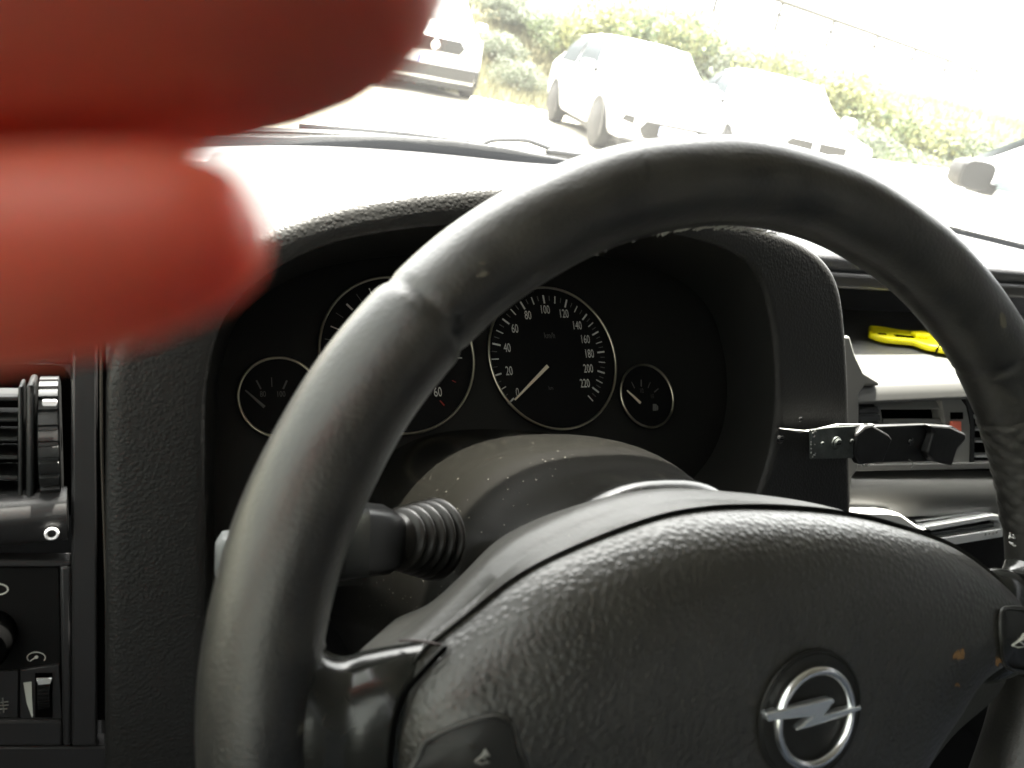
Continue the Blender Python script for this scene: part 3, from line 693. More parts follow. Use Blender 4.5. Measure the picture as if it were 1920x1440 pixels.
for k in range(4):
    p = onp(1848+k*7, 1002-k*1.2, PF2, .0064); mk('radio_lettering', *box(p, A(.0022, 0, 0), np.cross(PN, A(1, 0, 0))*(.0018 if k % 2 else .0026), PN*.0004), 'marking_dim', rad)
# body of the dashboard below and behind everything
mb = MB(); mb.add(*abox(-.17, 1.27, .60, .64, .45, 1.03)); mb.add(*abox(.53, .85, .44, .6, .45, .80)); mb.add(*abox(.86, 1.25, .47, .6, .60, .94)); mb.add(*abox(-.17, .53, .5, .6, .62, .64))
bev(mb.build('dash_body', 'car_trim', db), .01, 3)

# ================================================================== PHONE MOUNT
PFM = (PF1[0]+PN*.0165, PN)
pm = thing('phone_mount', 'homemade black metal bracket with screws holding a plastic phone cradle by the hood', 'phone mount', tuple(onp(1560, 830, PFM, 0)))
bk = fs('bracket_plate', [(1521, 806), (1560, 801), (1605, 799), (1604, 832), (1600, 859), (1522, 861)], .004, .002, 'bracket_metal', .0003, pm, PFM)
fs('bracket_plate', [(1466, 804), (1520, 809), (1575, 796), (1640, 796), (1640, 800), (1605, 801), (1521, 808), (1500, 812)], .0015, .003, 'chipped_edge', .0002, pm, PFM)
fs('bracket_plate', [(1590, 801), (1632, 797), (1632, 850), (1590, 855)], .0015, .002, 'bracket_metal', .0003, pm, PFM)
mb = MB()
for k in range(20):
    x, y = (1522.5+random.random()*(9 if k < 20 else 70), 806+random.random()*54) if k % 3 else (1521.5, 806+55*random.random())
    if k >= 20: y = 859
    p = onp(x, y, PFM, .0043); s = .0002+.0003*random.random()
    mb.add(*prism([p+s*(1+random.random())*(math.cos(q)*A(1, 0, 0)+math.sin(q)*A(0, .287, .958)) for q in np.linspace(0, 6.28, 7)[:-1]], -PN*.0006))
mb.build('paint_chip', 'chipped_edge', bk, smooth=False)
def screw(px, py, r, par, off=.004, m='bracket_metal', hexa=False):
    c = onp(px, py, PFM, off); o = mk('screw', *tube([c, c+PN*r*.35, c+PN*r*.6, c+PN*r*.62], [r, r, r*.75, r*.3], 6 if hexa else 20), m, par, sharp=30)
    mk('screw_slot', *box(c+PN*r*.62, A(1, 0, 0)*r*1.1, np.cross(PN, A(1, 0, 0))*r*.22, PN*.0003), 'gap', o); return o
screw(1541, 832, .0016, bk); screw(1568, 831, .0036, bk); screw(1596, 828, .0020, bk); screw(1462, 823, .0028, pm, .0, 'cradle_plastic'); screw(1500, 786, .0016, pm, .0, 'cradle_plastic')
mk('washer', *ring(onp(1568, 831, PFM, .0044), PN, .0040, .0006, 32, 8), 'bracket_metal', bk)
PCd = (PFM[0]+A(0, .004, 0), PN)
cr_ = fs('cradle', [(1628, 799), (1740, 796), (1782, 799), (1810, 812), (1812, 822), (1795, 840), (1770, 860), (1738, 866), (1650, 868), (1612, 872), (1604, 850), (1608, 812)], .003, .006, 'cradle_plastic', .0015, pm, PCd)
fs('cradle_arm', [(1623, 800), (1636, 797), (1668, 815), (1674, 824), (1656, 868), (1614, 872), (1604, 852), (1606, 815)], .010, .007, 'cradle_plastic', .0015, pm, PCd)
fs('cradle_arm', [(1744, 798), (1782, 800), (1812, 814), (1812, 824), (1796, 842), (1786, 874), (1752, 866), (1740, 850), (1752, 812)], .010, .007, 'cradle_plastic', .0015, pm, PCd)
fs('cradle_lip', [(1640, 800), (1740, 795.5), (1786, 799), (1812, 815), (1808, 817), (1782, 804), (1740, 800), (1640, 804)], .0045, .003, 'rib_plastic', .0006, pm, PCd)
c = onp(1708, 828, PCd, .003); mk('screw', *tube([c, c+PN*.001, c+PN*.0014], [.0032, .0026, .0010], 8), 'rib_plastic', cr_, sharp=30)
path_tube([(1606, 868), (1614, 869), (1620, 873), (1627, 871)], PCd, .004, .0006, 'wire_end', 'chipped_edge', pm)
path_tube([(1704, 862), (1710, 866), (1711, 874), (1708, 877)], PCd, .004, .0004, 'wire_end', 'chipped_edge', pm)

# ================================================================== YELLOW OBJECT IN THE TRAY
PT = (A(0, .50, .985), unit([0, 0, 1.]))
yo = thing('yellow_clip', 'bright yellow plastic clip lying on the open tray right of the hood', 'plastic clip', tuple(onp(1700, 645, PT)))
PY = (PT[0]+A(0, 0, .001), PT[1])
ol = [(1626, 634), (1640, 640), (1660, 645), (1712, 650), (1735, 658), (1765, 664), (1790, 668), (1798, 655), (1770, 640), (1745, 632), (1722, 629), (1700, 630), (1672, 626), (1640, 621), (1626, 620)]
V, Fc = prism([onp(u, v, PY)+A(0, 0, .0) for u, v in ol], A(0, 0, .007)); bev(mk('clip_body', V, Fc, 'yellow', yo), .0025, 3)
mb = MB(); 
PY2 = (PY[0]+A(0, 0, .0072), PY[1])
mb.add(*prism([onp(u, v, PY2) for u, v in ((1645, 624.5), (1660, 625.5), (1662, 628), (1648, 627))], A(0, 0, .0004)))
mb.add(*prism([onp(u, v, PY2) for u, v in ((1676, 627.5), (1712, 631), (1714, 634), (1680, 631))], A(0, 0, .0004))); mb.build('clip_slot', 'gap', yo, smooth=False)
V, Fc = prism([onp(u, v, PY2) for u, v in ((1706, 628), (1722, 627), (1742, 631), (1740, 637), (1716, 634))], A(0, 0, .004)); bev(mk('clip_tab', V, Fc, 'yellow', yo), .001)
V, Fc = prism([onp(u, v, PY) for u, v in ((1752, 662.5), (1756, 663), (1761, 648), (1757, 647))], A(0, 0, .0077)); mk('clip_notch', V, Fc, 'black', yo)

# ================================================================== CAR BODY AROUND THE CABIN
cb = thing('car_cabin', 'windscreen, pillars and roof of the car the photographer sits in', 'car body', (.57, 0, .3))
G = []
for x in np.linspace(-.14, 1.24, 40):
    y0 = ybase(x)+.03; xt = .55+(x-.55)*.90; row = []
    for f in np.linspace(0, 1, 14):
        row.append(A(x*(1-f)+xt*f, y0*(1-f)+(.43-.02*abs((x-.55)/.7)**2)*f+.0, 1.048*(1-f)+1.45*f)+A(0, .03, .012)*math.sin(math.pi*f))
    G.append(row)
mk('windscreen', *grid(G), 'dusty_glass', cb, sharp=0)
mb = MB(); mb.add(*abox(-.10, 1.20, -2.4, .42, 1.455, 1.49)); bev(mb.build('roof', 'headliner', cb), .01, 2)
def post(name, p, q, w, m='car_trim'):
    p, q = A(*p), A(*q); bev(mk(name, *tube([p, q], w, 4, flat=.6), m, cb, smooth=False), .006)
post('pillar', (-.19, .62, 1.05), (-.11, .38, 1.46), .035); post('pillar', (1.31, .58, 1.05), (1.22, .36, 1.46), .035)
post('pillar', (-.21, -.65, .95), (-.12, -.70, 1.46), .05); post('pillar', (1.33, -.65, .95), (1.24, -.70, 1.46), .05)
post('pillar', (-.19, -2.2, .95), (-.10, -1.9, 1.46), .07); post('pillar', (1.31, -2.2, .95), (1.22, -1.9, 1.46), .07)
for x0, x1 in ((-.26, -.18), (1.28, 1.36)):
    bev(MB().add(*abox(x0, x1, -2.3, .66, .25, 1.0)).build('door', 'car_trim', cb), .01)
for x in (-.20, 1.30):
    for y0, y1 in ((-.62, .52), (-1.9, -.70)):
        s = 1 if x < 0 else -1
        MB().add(*prism([(x, y0, 1.0), (x, y1, 1.0), (x+.085*s, y1-.12 if y1 > 0 else y1, 1.45), (x+.085*s, y0, 1.45)], A(.004*s, 0, 0))).build('side_window', 'door_glass' if y0 > -1 and x < 0 else 'dimmed_glass', cb, smooth=False)
MB().add(*abox(-.22, 1.32, -2.36, .62, .25, .30)).build('floor', 'car_trim', cb)
MB().add(*abox(-.2, 1.3, -2.36, -2.30, .30, 1.05)).build('rear_panel', 'car_trim', cb)
MB().add(*prism([(-.1, -2.3, 1.05), (1.2, -2.3, 1.05), (1.16, -2.1, 1.455), (-.06, -2.1, 1.455)], A(0, -.004, 0))).build('rear_window', 'dimmed_glass', cb, smooth=False)
MB().add(*abox(-.22, 1.32, .64, .68, .25, 1.0)).build('bulkhead', 'car_trim', cb)
for x0 in (-.04, .72):
    seat = bev(MB().add(*abox(x0, x0+.5, -.62, -.12, .42, .56)).build('front_seat', 'sleeve', cb), .05, 4)
    bev(MB().add(*prism([(x0, -.62, .5), (x0+.5, -.62, .5), (x0+.5, -.80, 1.15), (x0, -.80, 1.15)], A(0, -.12, 0))).build('seat_back', 'sleeve', seat), .04, 4)
    bev(MB().add(*abox(x0+.12, x0+.38, -.90, -.80, 1.17, 1.38)).build('headrest', 'sleeve', seat), .035, 4)
# bonnet, low in front of the glass
G = []
for x in np.linspace(-.2, 1.3, 20):
    row = []
    for f in np.linspace(0, 1, 12):
        yb = ybase(x)+.10; row.append(A(x, yb+(1.95-yb-.2*abs((x-.55)/.75)**2)*f, 1.0-.16*f**1.5-.03*abs((x-.55)/.75)**3))
    row.append(row[-1]+A(0, .08, -.25)); G.append(row)
mk('bonnet', *grid(G), 'body_silver', cb, sharp=0)
# black ribbed cowl seal at the foot of the glass
G = []
for x in np.linspace(-.14, 1.24, 160):
    yb = ybase(x)+.075; h = -.012
    G.append([A(x, yb-.012, 1.058), A(x, yb-.006, 1.066+h*.4), A(x, yb, 1.066+h), A(x, yb+.01, 1.066+h+.0010*(1 if int(x*700) % 2 else 0)), A(x, yb+.03, 1.05), A(x, yb+.08, 1.02)])
mk('cowl_seal', *grid(G), 'rubber', cb, sharp=0)
FX = [onp(*p, (A(0, .930, 0), A(0, 1., 0))) for p in ((540, 235), (620, 239.5), (760, 252), (840, 261), (905, 270))]
G = []
for x in np.linspace(-.13, 1.22, 300):
    zt = np.interp(x, [p[0] for p in FX]+[.60, 1.02, 1.06, 1.3], [p[2] for p in FX]+[1.061, 1.061, 1.0715, 1.0735])+(.0006 if int(x*420) % 2 else 0)
    yb = ybase(x)+.021; G.append([A(x, yb-.004, 1.04), A(x, yb-.003, zt), A(x, yb, zt+.0003), A(x, yb+.002, 1.04)])
mk('frit_band', *grid(G), 'rubber', cb, sharp=0)
# wiper
PW = (A(0, .975, 1.08), unit([0, -1, 0.0]))
wp = thing('wiper', 'black windscreen wiper arm resting at the foot of the glass above the rim', 'wiper', tuple(onp(1000, 275, PW)))
pth = [(893, 273), (905, 270), (921, 263.5), (945, 262), (985, 263), (1008, 270), (1035, 280), (1060, 286), (1092, 292)]
mk('wiper_arm', *tube(crom([onp(*p, PW) for p in pth], 6), .0048, 8, flat=.7), 'rubber', wp)
mk('wiper_pivot', *tube(crom([onp(*p, PW, .004) for p in ((1022, 283.5), (1050, 287), (1075, 290.5), (1093, 292))], 4), [.001]+[.0042]*11+[.002], 8), 'rubber', wp)
mk('wiper_blade', *tube([onp(*p, PW, -.01) for p in ((560, 236), (760, 252), (905, 271))], .0035, 6), 'rubber', wp)

# ================================================================== THE HAND IN FRONT OF THE LENS
pe = thing('person', 'blurred reddish fingers of a hand reaching across the top left corner', 'person', tuple(cam2w([-.12, -.02, .0])))
def skin_mesh(name, chains, m, parent):
    """chains: lists of (camera-frame point, radius); joined where they start at the same point"""
    vs = []; es = []; rs = []; key = {}
    for ch in chains:
        prev = None
        for p, r in ch:
            k = tuple(np.round(p, 5))
            if k not in key: key[k] = len(vs); vs.append(cam2w(p)); rs.append(r)
            i = key[k]
            if prev is not None: es.append((prev, i))
            prev = i
    me = bpy.data.meshes.new(name); me.from_pydata([tuple(v) for v in vs], es, []); o = bpy.data.objects.new(name, me); COL.objects.link(o)
    sm = o.modifiers.new('skin', 'SKIN'); sm.use_smooth_shade = True
    for i, v in enumerate(me.skin_vertices[0].data): v.radius = (rs[i], rs[i]); v.use_root = (i == 0)
    ss_ = o.modifiers.new('sub', 'SUBSURF'); ss_.levels = 2; ss_.render_levels = 3
    dg = bpy.context.evaluated_depsgraph_get(); m2 = bpy.data.meshes.new_from_object(o.evaluated_get(dg)); m2.name = name
    o.modifiers.clear(); o.data = m2; m2.materials.append(MT[m]); m2.polygons.foreach_set('use_smooth', [True]*len(m2.polygons))
    o.parent = parent; o.location = -wloc(parent); return o
def cp(px, py, z): return A((px-CX)/F*z, (py-CY)/F*z, z)
pal = A(-.135, -.030, .010)
k1 = A(-.106, -.034, .026); k2 = A(-.106, -.010, .044); k3 = A(-.108, .008, .026); k4 = A(-.116, .026, .012)
ch = [[(A(-.34, .12, -.10), .034), (A(-.25, .075, -.055), .030), (A(-.19, .03, -.022), .028), (pal, .026)]]
ch += [[(pal, .026), (k1, .0160), (A(-.082, -.0310, .0420), .0165), (A(-.052, -.0285, .0450), .0165), (A(-.027, -.0278, .0450), .0165), (A(-.0120, -.0282, .0445), .0152), (A(-.0050, -.0325, .0440), .0100)],
       [(pal, .026), (k2, .0115), (A(-.084, -.0070, .0435), .0085), (A(-.058, -.0050, .0425), .0068), (A(-.036, -.0056, .0425), .0067), (A(-.0225, -.0070, .0420), .0063), (A(-.0165, -.0082, .0420), .0050), (A(-.0132, -.0090, .0418), .0028)],
       [(pal, .026), (k3, .0125), (A(-.080, .016, .008), .0095), (A(-.064, .018, -.010), .0085), (A(-.058, .018, -.028), .0075)],
       [(pal, .026), (k4, .0110), (A(-.092, .032, -.004), .0080), (A(-.080, .033, -.018), .0072), (A(-.076, .033, -.030), .0065)],
       [(pal, .026), (A(-.120, -.045, -.020), .0140), (A(-.098, -.050, -.034), .0115), (A(-.078, -.050, -.040), .0100)]]
hand = skin_mesh('hand', ch, 'skin', pe)
V, Fc = tube([cam2w(p) for p in (A(-.46, .18, -.16), A(-.33, .115, -.095), A(-.255, .078, -.058))], [.055, .046, .040], 24, cap=False); mk('sleeve', V, Fc, 'sleeve', pe)

ph = thing('phone', 'dark slab phone held flat in the photographer hand', 'phone', tuple(cam2w([-.02, 0, -.008])))  # unseen behind the lens; added to block light onto the fingers
Cx, Cy, Cz = M[:, 0], M[:, 1], M[:, 2]
bev(MB().add(*box(cam2w([-.045, .012, -.012]), Cx*.155, Cy*.074, Cz*.008)).build('phone_case', 'piano_black', ph), .003, 3)
MB().add(*cyl(cam2w([0, 0, -.0079]), Cz, .005, .0004, 24)).build('lens_ring', 'satin_metal', ph)
# ================================================================== OUTSIDE
g = mk('ground', *grid([[A(x, y, 0 if abs(x) < 1e9 else 0) for y in (-60, -10, 0, 5, 10, 20, 60, 400)] for x in (-300, -40, -10, 0, 5, 10, 20, 60, 400)]), 'parking_ground', smooth=False); tag(g, kind='structure')
def hray(px, py=None):
    r = M @ np.array([(px-CX)/F, ((py if py is not None else 62+(px-960)*.2126)-CY)/F, 1.0]); return r
def at_depth(px, py, z): return EYE+hray(px, py)*z
# bank behind the cars: rises from the row line
def row_y(x): return 14.5-.42*(x-6)
def bank_z(x, y):
    d = (y-row_y(x)); return 1.5*sstep(d/7)+.02*d*(d > 0)+.10*math.sin(x*1.3)*math.sin(y*.9)*sstep(d/2)
G = []
for x in np.linspace(-30, 60, 91):
    G.append([A(x, row_y(x)-.3+t, -.02+bank_z(x, row_y(x)-.3+t)) for t in (0, .3, .8, 1.5, 2.5, 3.5, 5, 7, 9, 12, 16, 22, 40, 90)])
bk_ = mk('bank', *grid(G), 'bank_ground', sharp=0); tag(bk_, kind='structure')
# dry grass on the bank
def blades(n, region, h, m, name):
    V = []; Fc = []
    for _ in range(n):
        x, y, z = region(); hh = h*(.5+random.random()); a = random.random()*6.28; w = .015+.02*random.random(); k = len(V); lean = random.gauss(0, .25)*hh
        V += [(x-w*math.cos(a), y-w*math.sin(a), z), (x+w*math.cos(a), y+w*math.sin(a), z), (x+lean*math.sin(a), y+lean*math.cos(a), z+hh)]; Fc.append((k, k+1, k+2))
    o = mk(name, V, Fc, m, smooth=False, fixn=False); tag(o, kind='stuff'); return o
def reg():
    x = random.uniform(-2, 26); t = abs(random.gauss(0, 4)); y = row_y(x)+t; return x, y, bank_z(x, y)-.03
gr = blades(42000, reg, .20, 'dry_grass', 'dry_grass'); tag(gr, 'dry yellow grass covering the bank behind the parked cars', 'grass')
# bushes
def bush_mesh(seed, m, n=4800):
    r = np.random.default_rng(seed); lobes = [(r.uniform(-.55, .55), r.uniform(-.55, .55), r.uniform(.30, .80), r.uniform(.28, .5)) for _ in range(11)]; V = []; Fc = []
    while len(Fc) < n:
        cx, cy, cz, rr_ = lobes[r.integers(len(lobes))]; d = r.normal(size=3); d /= np.linalg.norm(d); q = rr_*r.uniform(.55, 1.05)
        p = A(cx, cy, cz)+d*q*A(1, 1, .85)
        if p[2] < .03: continue
        a = r.normal(size=3); a /= np.linalg.norm(a); b = np.cross(a, d+r.normal(size=3)*.6); b /= np.linalg.norm(b)+1e-9; s = r.uniform(.02, .048); k = len(V)
        V += [p-a*s, p+b*s*.5, p+a*s, p-b*s*.5]; Fc.append((k, k+1, k+2, k+3))
    me = bpy.data.meshes.new('foliage'); me.from_pydata([tuple(v) for v in V], [], Fc); me.materials.append(MT[m]); return me
BM = [bush_mesh(1, 'leaf_green'), bush_mesh(2, 'leaf_yellow'), bush_mesh(3, 'leaf_grey'), bush_mesh(4, 'leaf_yellow'), bush_mesh(5, 'leaf_green')]
smb = MB()
for k in range(7):
    a = k*.9; smb.add(*tube([A(0, 0, -.1), A(.15*math.cos(a), .15*math.sin(a), .3), A(.4*math.cos(a+.2), .4*math.sin(a+.2), .75)], [.03, .02, .008], 6))
stem_o = smb.build('stem', 'bark'); SMe = stem_o.data; bpy.data.objects.remove(stem_o)
BLAB = ['mid green leafy bush', 'yellow green bush', 'grey green scrubby bush', 'pale yellow bush', 'dark green bush']
bushes = [ # px, base-top height above eye (px), depth, kind, width scale
    (1075, 60, 17.5, 0, 1.5), (1150, 100, 17.0, 1, 1.9), (1225, 118, 16.5, 0, 1.8), (1300, 96, 16.5, 3, 1.9), (1370, 78, 16.0, 2, 1.6), (1440, 78, 15.8, 1, 1.7), (1500, 62, 15.5, 0, 1.5), (1555, 62, 15.0, 3, 1.6),
    (1610, 46, 14.5, 1, 1.6), (1665, 40, 14.2, 0, 1.5), (1720, 30, 14.0, 3, 1.5), (1775, 22, 13.6, 1, 1.5), (1830, 14, 13.4, 2, 1.4), (1890, 10, 13.2, 0, 1.5), (1950, 10, 13.2, 1, 1.6),
    (935, -30, 16.8, 2, 1.0), (985, -62, 15.6, 2, .9), (960, 18, 19.0, 2, 1.3), (1010, 26, 18.5, 2, 1.4), (1640, -20, 12.6, 2, 1.2), (1580, -10, 13.0, 2, 1.2), (1700, -40, 12.2, 0, 1.1), (1760, -45, 12.0, 2, 1.1)]
ORD = ['first', 'second', 'third', 'fourth', 'fifth', 'sixth', 'seventh', 'eighth', 'ninth', 'tenth', 'eleventh', 'twelfth', 'thirteenth', 'fourteenth', 'fifteenth', 'sixteenth', 'seventeenth', 'eighteenth']
PL = ['behind the left hatchback', 'above the left hatchback roof', 'between the two middle cars', 'above the second saloon', 'at the right end of the hedge', 'right of the second saloon', 'low in front of the hedge']
for i, (px, hp, z, kd, ws) in enumerate(bushes):
    r = hray(px); p = EYE+r*z; top = 1.2+hp/F*z; x, y = p[0], p[1]; base = bank_z(x, y) if y > row_y(x)-.3 else 0
    t = thing('bush', '', 'bush', (x, y, base-.05), 'bushes on the bank behind the parked cars'); t.rotation_euler = (0, 0, random.random()*6.28)
    hgt = max(.7, top-base); t.scale = (ws*.9, ws*.9, hgt/1.08)
    place = ('between van and hatchback' if px < 1080 else 'above the hatchback' if px < 1290 else 'above the saloon' if px < 1520 else 'right of the saloon' if px < 1800 else 'above the near car')
    rowm = sorted(q[0] for q in bushes if q[1] > 0); rowl = sorted(q[0] for q in bushes if q[1] <= 0)
    if hp > 0: t['label'] = f"{BLAB[kd]} in the hedge {place}, {ORD[rowm.index(px)]} from its left end"
    else: t['label'] = f"low {BLAB[kd]} in front of the hedge, {ORD[rowl.index(px)]} low bush from the left"
    f = bpy.data.objects.new('foliage', BM[kd]); COL.objects.link(f); f.parent = t
    s = bpy.data.objects.new('stem', SMe); COL.objects.link(s); s.parent = t
# raised road wall with a handrail far behind
a_, b_ = at_depth(1380, -28, 33), at_depth(2000, 222, 66)
d_ = b_-a_; a0_, b0_ = a_-d_*.6, b_+d_*1.2
wl = thing('roadside_wall', 'long pale concrete wall with thin handrail rising behind the hedge', 'wall', (float(a0_[0]), float(a0_[1]), 0))
zt = a_[2]
def strip(z0, z1, off, th=.25):
    p, q = A(a0_[0], a0_[1]+off, z0), A(b0_[0], b0_[1]+off, z0); return prism([p, q, q+A(0, 0, z1-z0), p+A(0, 0, z1-z0)], A(.1, th, 0))
MB().add(*strip(-.5, zt-1.1, 0)).build('wall_body', 'concrete', wl, smooth=False)
MB().add(*tube([A(a0_[0], a0_[1], zt-.55), A(b0_[0], b0_[1], zt-.55)], .06, 6)).build('mid_rail', 'rail_metal', wl)
MB().add(*tube([A(a0_[0], a0_[1], zt), A(b0_[0], b0_[1], zt)], .11, 6)).build('handrail', 'rail_metal', wl)
for k in range(30):
    p = a0_*(1-k/29)+b0_*(k/29); MB().add(*tube([A(p[0], p[1], zt-1.2), A(p[0], p[1], zt)], .08, 6)).build('rail_post', 'rail_metal', wl)

# ---- cars
def car(name, label, cat, spec, loc, heading):
    """body lofted from stations; front at +X of its own frame; heading = world angle of the nose"""
    root = thing(name, label, cat, loc, 'cars parked along the hedge'); root.rotation_euler = (0, 0, heading)
    Lc, Wd, Hh, hood, ws0, ws1, r1, r0, tail, zb = (spec[k] for k in ('L', 'W', 'H', 'hood', 'ws0', 'ws1', 'r1', 'r0', 'tail', 'belt'))
    xs = [0, .06, .25, ws0, ws1, (ws1+r1)/2, r1, r0, Lc-.12, Lc]
    zt_ = [hood-.22, hood-.14, hood-.05, hood+.05, Hh-.02, Hh, Hh-.04, tail, tail-.06, tail-.25]
    hw = [Wd*.30, Wd*.40, Wd*.475, Wd*.49, Wd*.5, Wd*.5, Wd*.5, Wd*.49, Wd*.45, Wd*.40]
    rw = [.80, .84, .86, .84, .70, .72, .68, .80, .84, .8]    # top width / half width
    def at(x): 
        return (np.interp(x, xs, zt_), np.interp(x, xs, hw), np.interp(x, xs, rw))
    def sec(x, o=0.):
        z, h, k = at(x); zb_ = min(zb, z-.07); y0 = .20 if .1 < x < Lc-.1 else .26
        pts = [(0, y0), (h*.86, y0), (h*.97, y0+.10), (h*1.0, .55), (h*1.0, zb_-.08), (h*.97, zb_), (h*(.97*.5+k*.5)+.015, (zb_+z)/2+.01), (h*k, z-.05), (h*k*.82, z-.008), (h*k*.4, z+.008), (0, z+.012)]
        return pts
    def ev(x, t, side, off=0.):
        P = sec(x); i = min(int(t), len(P)-2); f = t-i; p = A(P[i][0]*(1-f)+P[i+1][0]*f, P[i][1]*(1-f)+P[i+1][1]*f)
        return A(-x, side*p[0], p[1])   # nose at x=0, body runs to -L
    XS = sorted(set(list(np.round(np.linspace(0, Lc, 46), 3))+xs)); G = []
    for x in XS:
        P = sec(x); row = [A(-x, -p[0], p[1]) for p in P]+[A(-x, p[0], p[1]) for p in P[-2:0:-1]]; G.append(row)
    V, Fc = grid(G, cv=True); nr_ = len(G[0]); Fc += [tuple(range(nr_)), tuple(range(len(V)-nr_, len(V)))]
    body = mk('body', V, Fc, 'white_paint', root, local=True, sharp=60); ssf = body.modifiers.new('s', 'SUBSURF'); ssf.levels = ssf.render_levels = 1
    def patch(nm, x0a, x1a, t0, t1, side, m, out=.012, par=root, x0b=None, x1b=None, n=8):
        x0b = x0a if x0b is None else x0b; x1b = x1a if x1b is None else x1b; G = []
        for i in range(n+1):
            row = []
            for j in range(n+1):
                f, gg = i/n, j/n; xa, xb = x0a+(x0b-x0a)*gg, x1a+(x1b-x1a)*gg; x = xa+(xb-xa)*f; t = t0+(t1-t0)*gg
                p = ev(x, t, side); p[1] += side*out; p[2] += out*.3; row.append(p)
            G.append(row)
        return mk(nm, *grid(G), m, par, local=True)
    def cross(nm, x0, x1, k, m, out=.012):
        G = []
        for i in range(9):
            x = x0+(x1-x0)*i/8; z, h, kk = at(x); zz = z-.01; G.append([A(-x, h*kk*k*s, zz+out+.012*(1-s*s)) for s in np.linspace(-1, 1, 9)])
        return mk(nm, *grid(G), m, root, local=True)
    cross('windscreen', ws0+.06, ws1-.06, .92, spec.get('glass', 'car_glass'), .03); cross('rear_window', r1+.05, r0-.08, .9, 'car_glass', .03)
    for sd in (-1, 1):
        mid = ws1+(r1-ws1)*.45; gm = spec.get('side', 'car_glass')
        patch('side_window', ws0+.38, mid-.04, 5.12, 6.85, sd, gm, x0b=ws1+.12); patch('side_window', mid+.04, r1+.05, 5.12, 6.85, sd, gm, x1b=r1-.15)
        mir = MB(); mx_, mz = ws0+.42, zb+.07; hh = Wd*.5
        sq = lambda t: np.sign(t)*abs(t)**.6
        G = [[A(-mx_+dx*.9, sd*(hh+.10+.10*k_*sq(math.cos(q))), mz+.065*k_*sq(math.sin(q))) for q in np.linspace(0, 2*math.pi, 16, endpoint=False)] for dx, k_ in ((-.05, .92), (-.04, 1), (.01, 1), (.05, .85), (.07, .5))]
        V, Fc = grid(G, cv=True); Fc += [tuple(range(16)), tuple(range(len(V)-16, len(V)))]; mo = mk('mirror', V, Fc, spec.get('mirror', 'white_paint'), root, local=True)
        mk('mirror_foot', *box((-mx_, sd*(hh+.0), mz-.05), A(.07, 0, 0), A(0, .12, 0), A(0, 0, .05)), 'grille_black', mo, local=True)
        for wx in (spec['wf'], spec['wr']):
            rt = .315; c = A(-wx, sd*(Wd*.5-.10), rt)
            w_ = mk('wheel', *tube([c-A(0, sd*.10, 0), c-A(0, sd*.08, 0), c+A(0, sd*.09, 0), c+A(0, sd*.105, 0)], [rt*.9, rt, rt, rt*.93], 36), 'tyre', root, local=True)
            mk('wheel_rim', *tube([c+A(0, sd*.10, 0), c+A(0, sd*.112, 0), c+A(0, sd*.10, 0)], [rt*.64, rt*.62, .03], 24), 'wheel_alloy', w_, local=True)
            # dark wheel arch
            G = [[A(-wx+q*math.cos(p), sd*(Wd*.5+.004+o_), max(rt+q*math.sin(p), .18)) for p in np.linspace(R(-20), R(200), 26)] for q, o_ in ((.30, .0), (.375, .006))]
            mk('wheel_arch', *grid(G), 'grille_black', root, local=True)
    # front: lamps, grille, plate
    zf = hood-.24
    for sd in (-1, 1):
        q = [A(-.10, sd*Wd*.28, zf+.02), A(-.28, sd*Wd*.455, zf+.06), A(-.42, sd*Wd*.482, zf+.15), A(-.20, sd*Wd*.40, zf+.14), A(-.08, sd*Wd*.30, zf+.10)]
        mk('headlight', *prism([p+A(.035, sd*.01, 0) for p in q], A(-.06, 0, 0)), 'lamp_glass', root, local=True)
        if 'fog' in spec:
            yv, zv = spec['fog']; mk('fog_light', *prism([A(.0, sd*(yv-.08), zv-.05), A(-.02, sd*(yv+.09), zv-.02), A(-.02, sd*(yv+.05), zv+.06), A(.0, sd*(yv-.08), zv+.05)], A(.03, 0, 0)), 'grille_black', root, local=True)
    for (y0, y1, z0, z1) in spec['grille']:
        gg = mk('grille', *prism([A(.015, y, z) for y, z in ((y0*.85, z0), (y1*.85 if y0*y1 < 0 else y1, z0), (y1, (z0+z1)/2), (y1*.85 if y0*y1 < 0 else y1, z1), (y0*.85, z1), (y0, (z0+z1)/2))], A(-.08, 0, 0)), 'grille_black', root, local=True)
        if y0*y1 < 0:
            for kz in range(3): mk('grille_bar', *box((.018, 0, z0+(z1-z0)*(kz+1)/4), A(.012, 0, 0), A(0, (y1-y0)*.8, 0), A(0, 0, .012)), 'tyre', gg, local=True)
    pz = spec['plate']; pl_ = mk('number_plate', *box((.040, 0, pz), A(.012, 0, 0), A(0, .52, 0), A(0, 0, .115)), 'white_paint', root, local=True, smooth=False)
    mk('plate_band', *box((.0472, -.24, pz), A(.003, 0, 0), A(0, .035, 0), A(0, 0, .105)), 'plate_blue', pl_, local=True, smooth=False)
    mk('underbody', *abox(-Lc+.15, -.10, -Wd*.40, Wd*.40, .16, .24), 'grille_black', root, local=True, smooth=False)
    if spec.get('badge'):
        z = spec['badge']; b_ = mk('badge', *ring(A(.03, 0, z), A(1, 0, 0), .065, .012, 32, 8), 'chrome', root, local=True)
        mk('badge_bolt', *prism([A(.045, y, z+zz) for y, zz in ((-.10, .006), (.03, .02), (.01, .0), (.10, -.006), (-.03, -.02), (-.01, 0))], A(-.012, 0, 0)), 'chrome', b_, local=True)
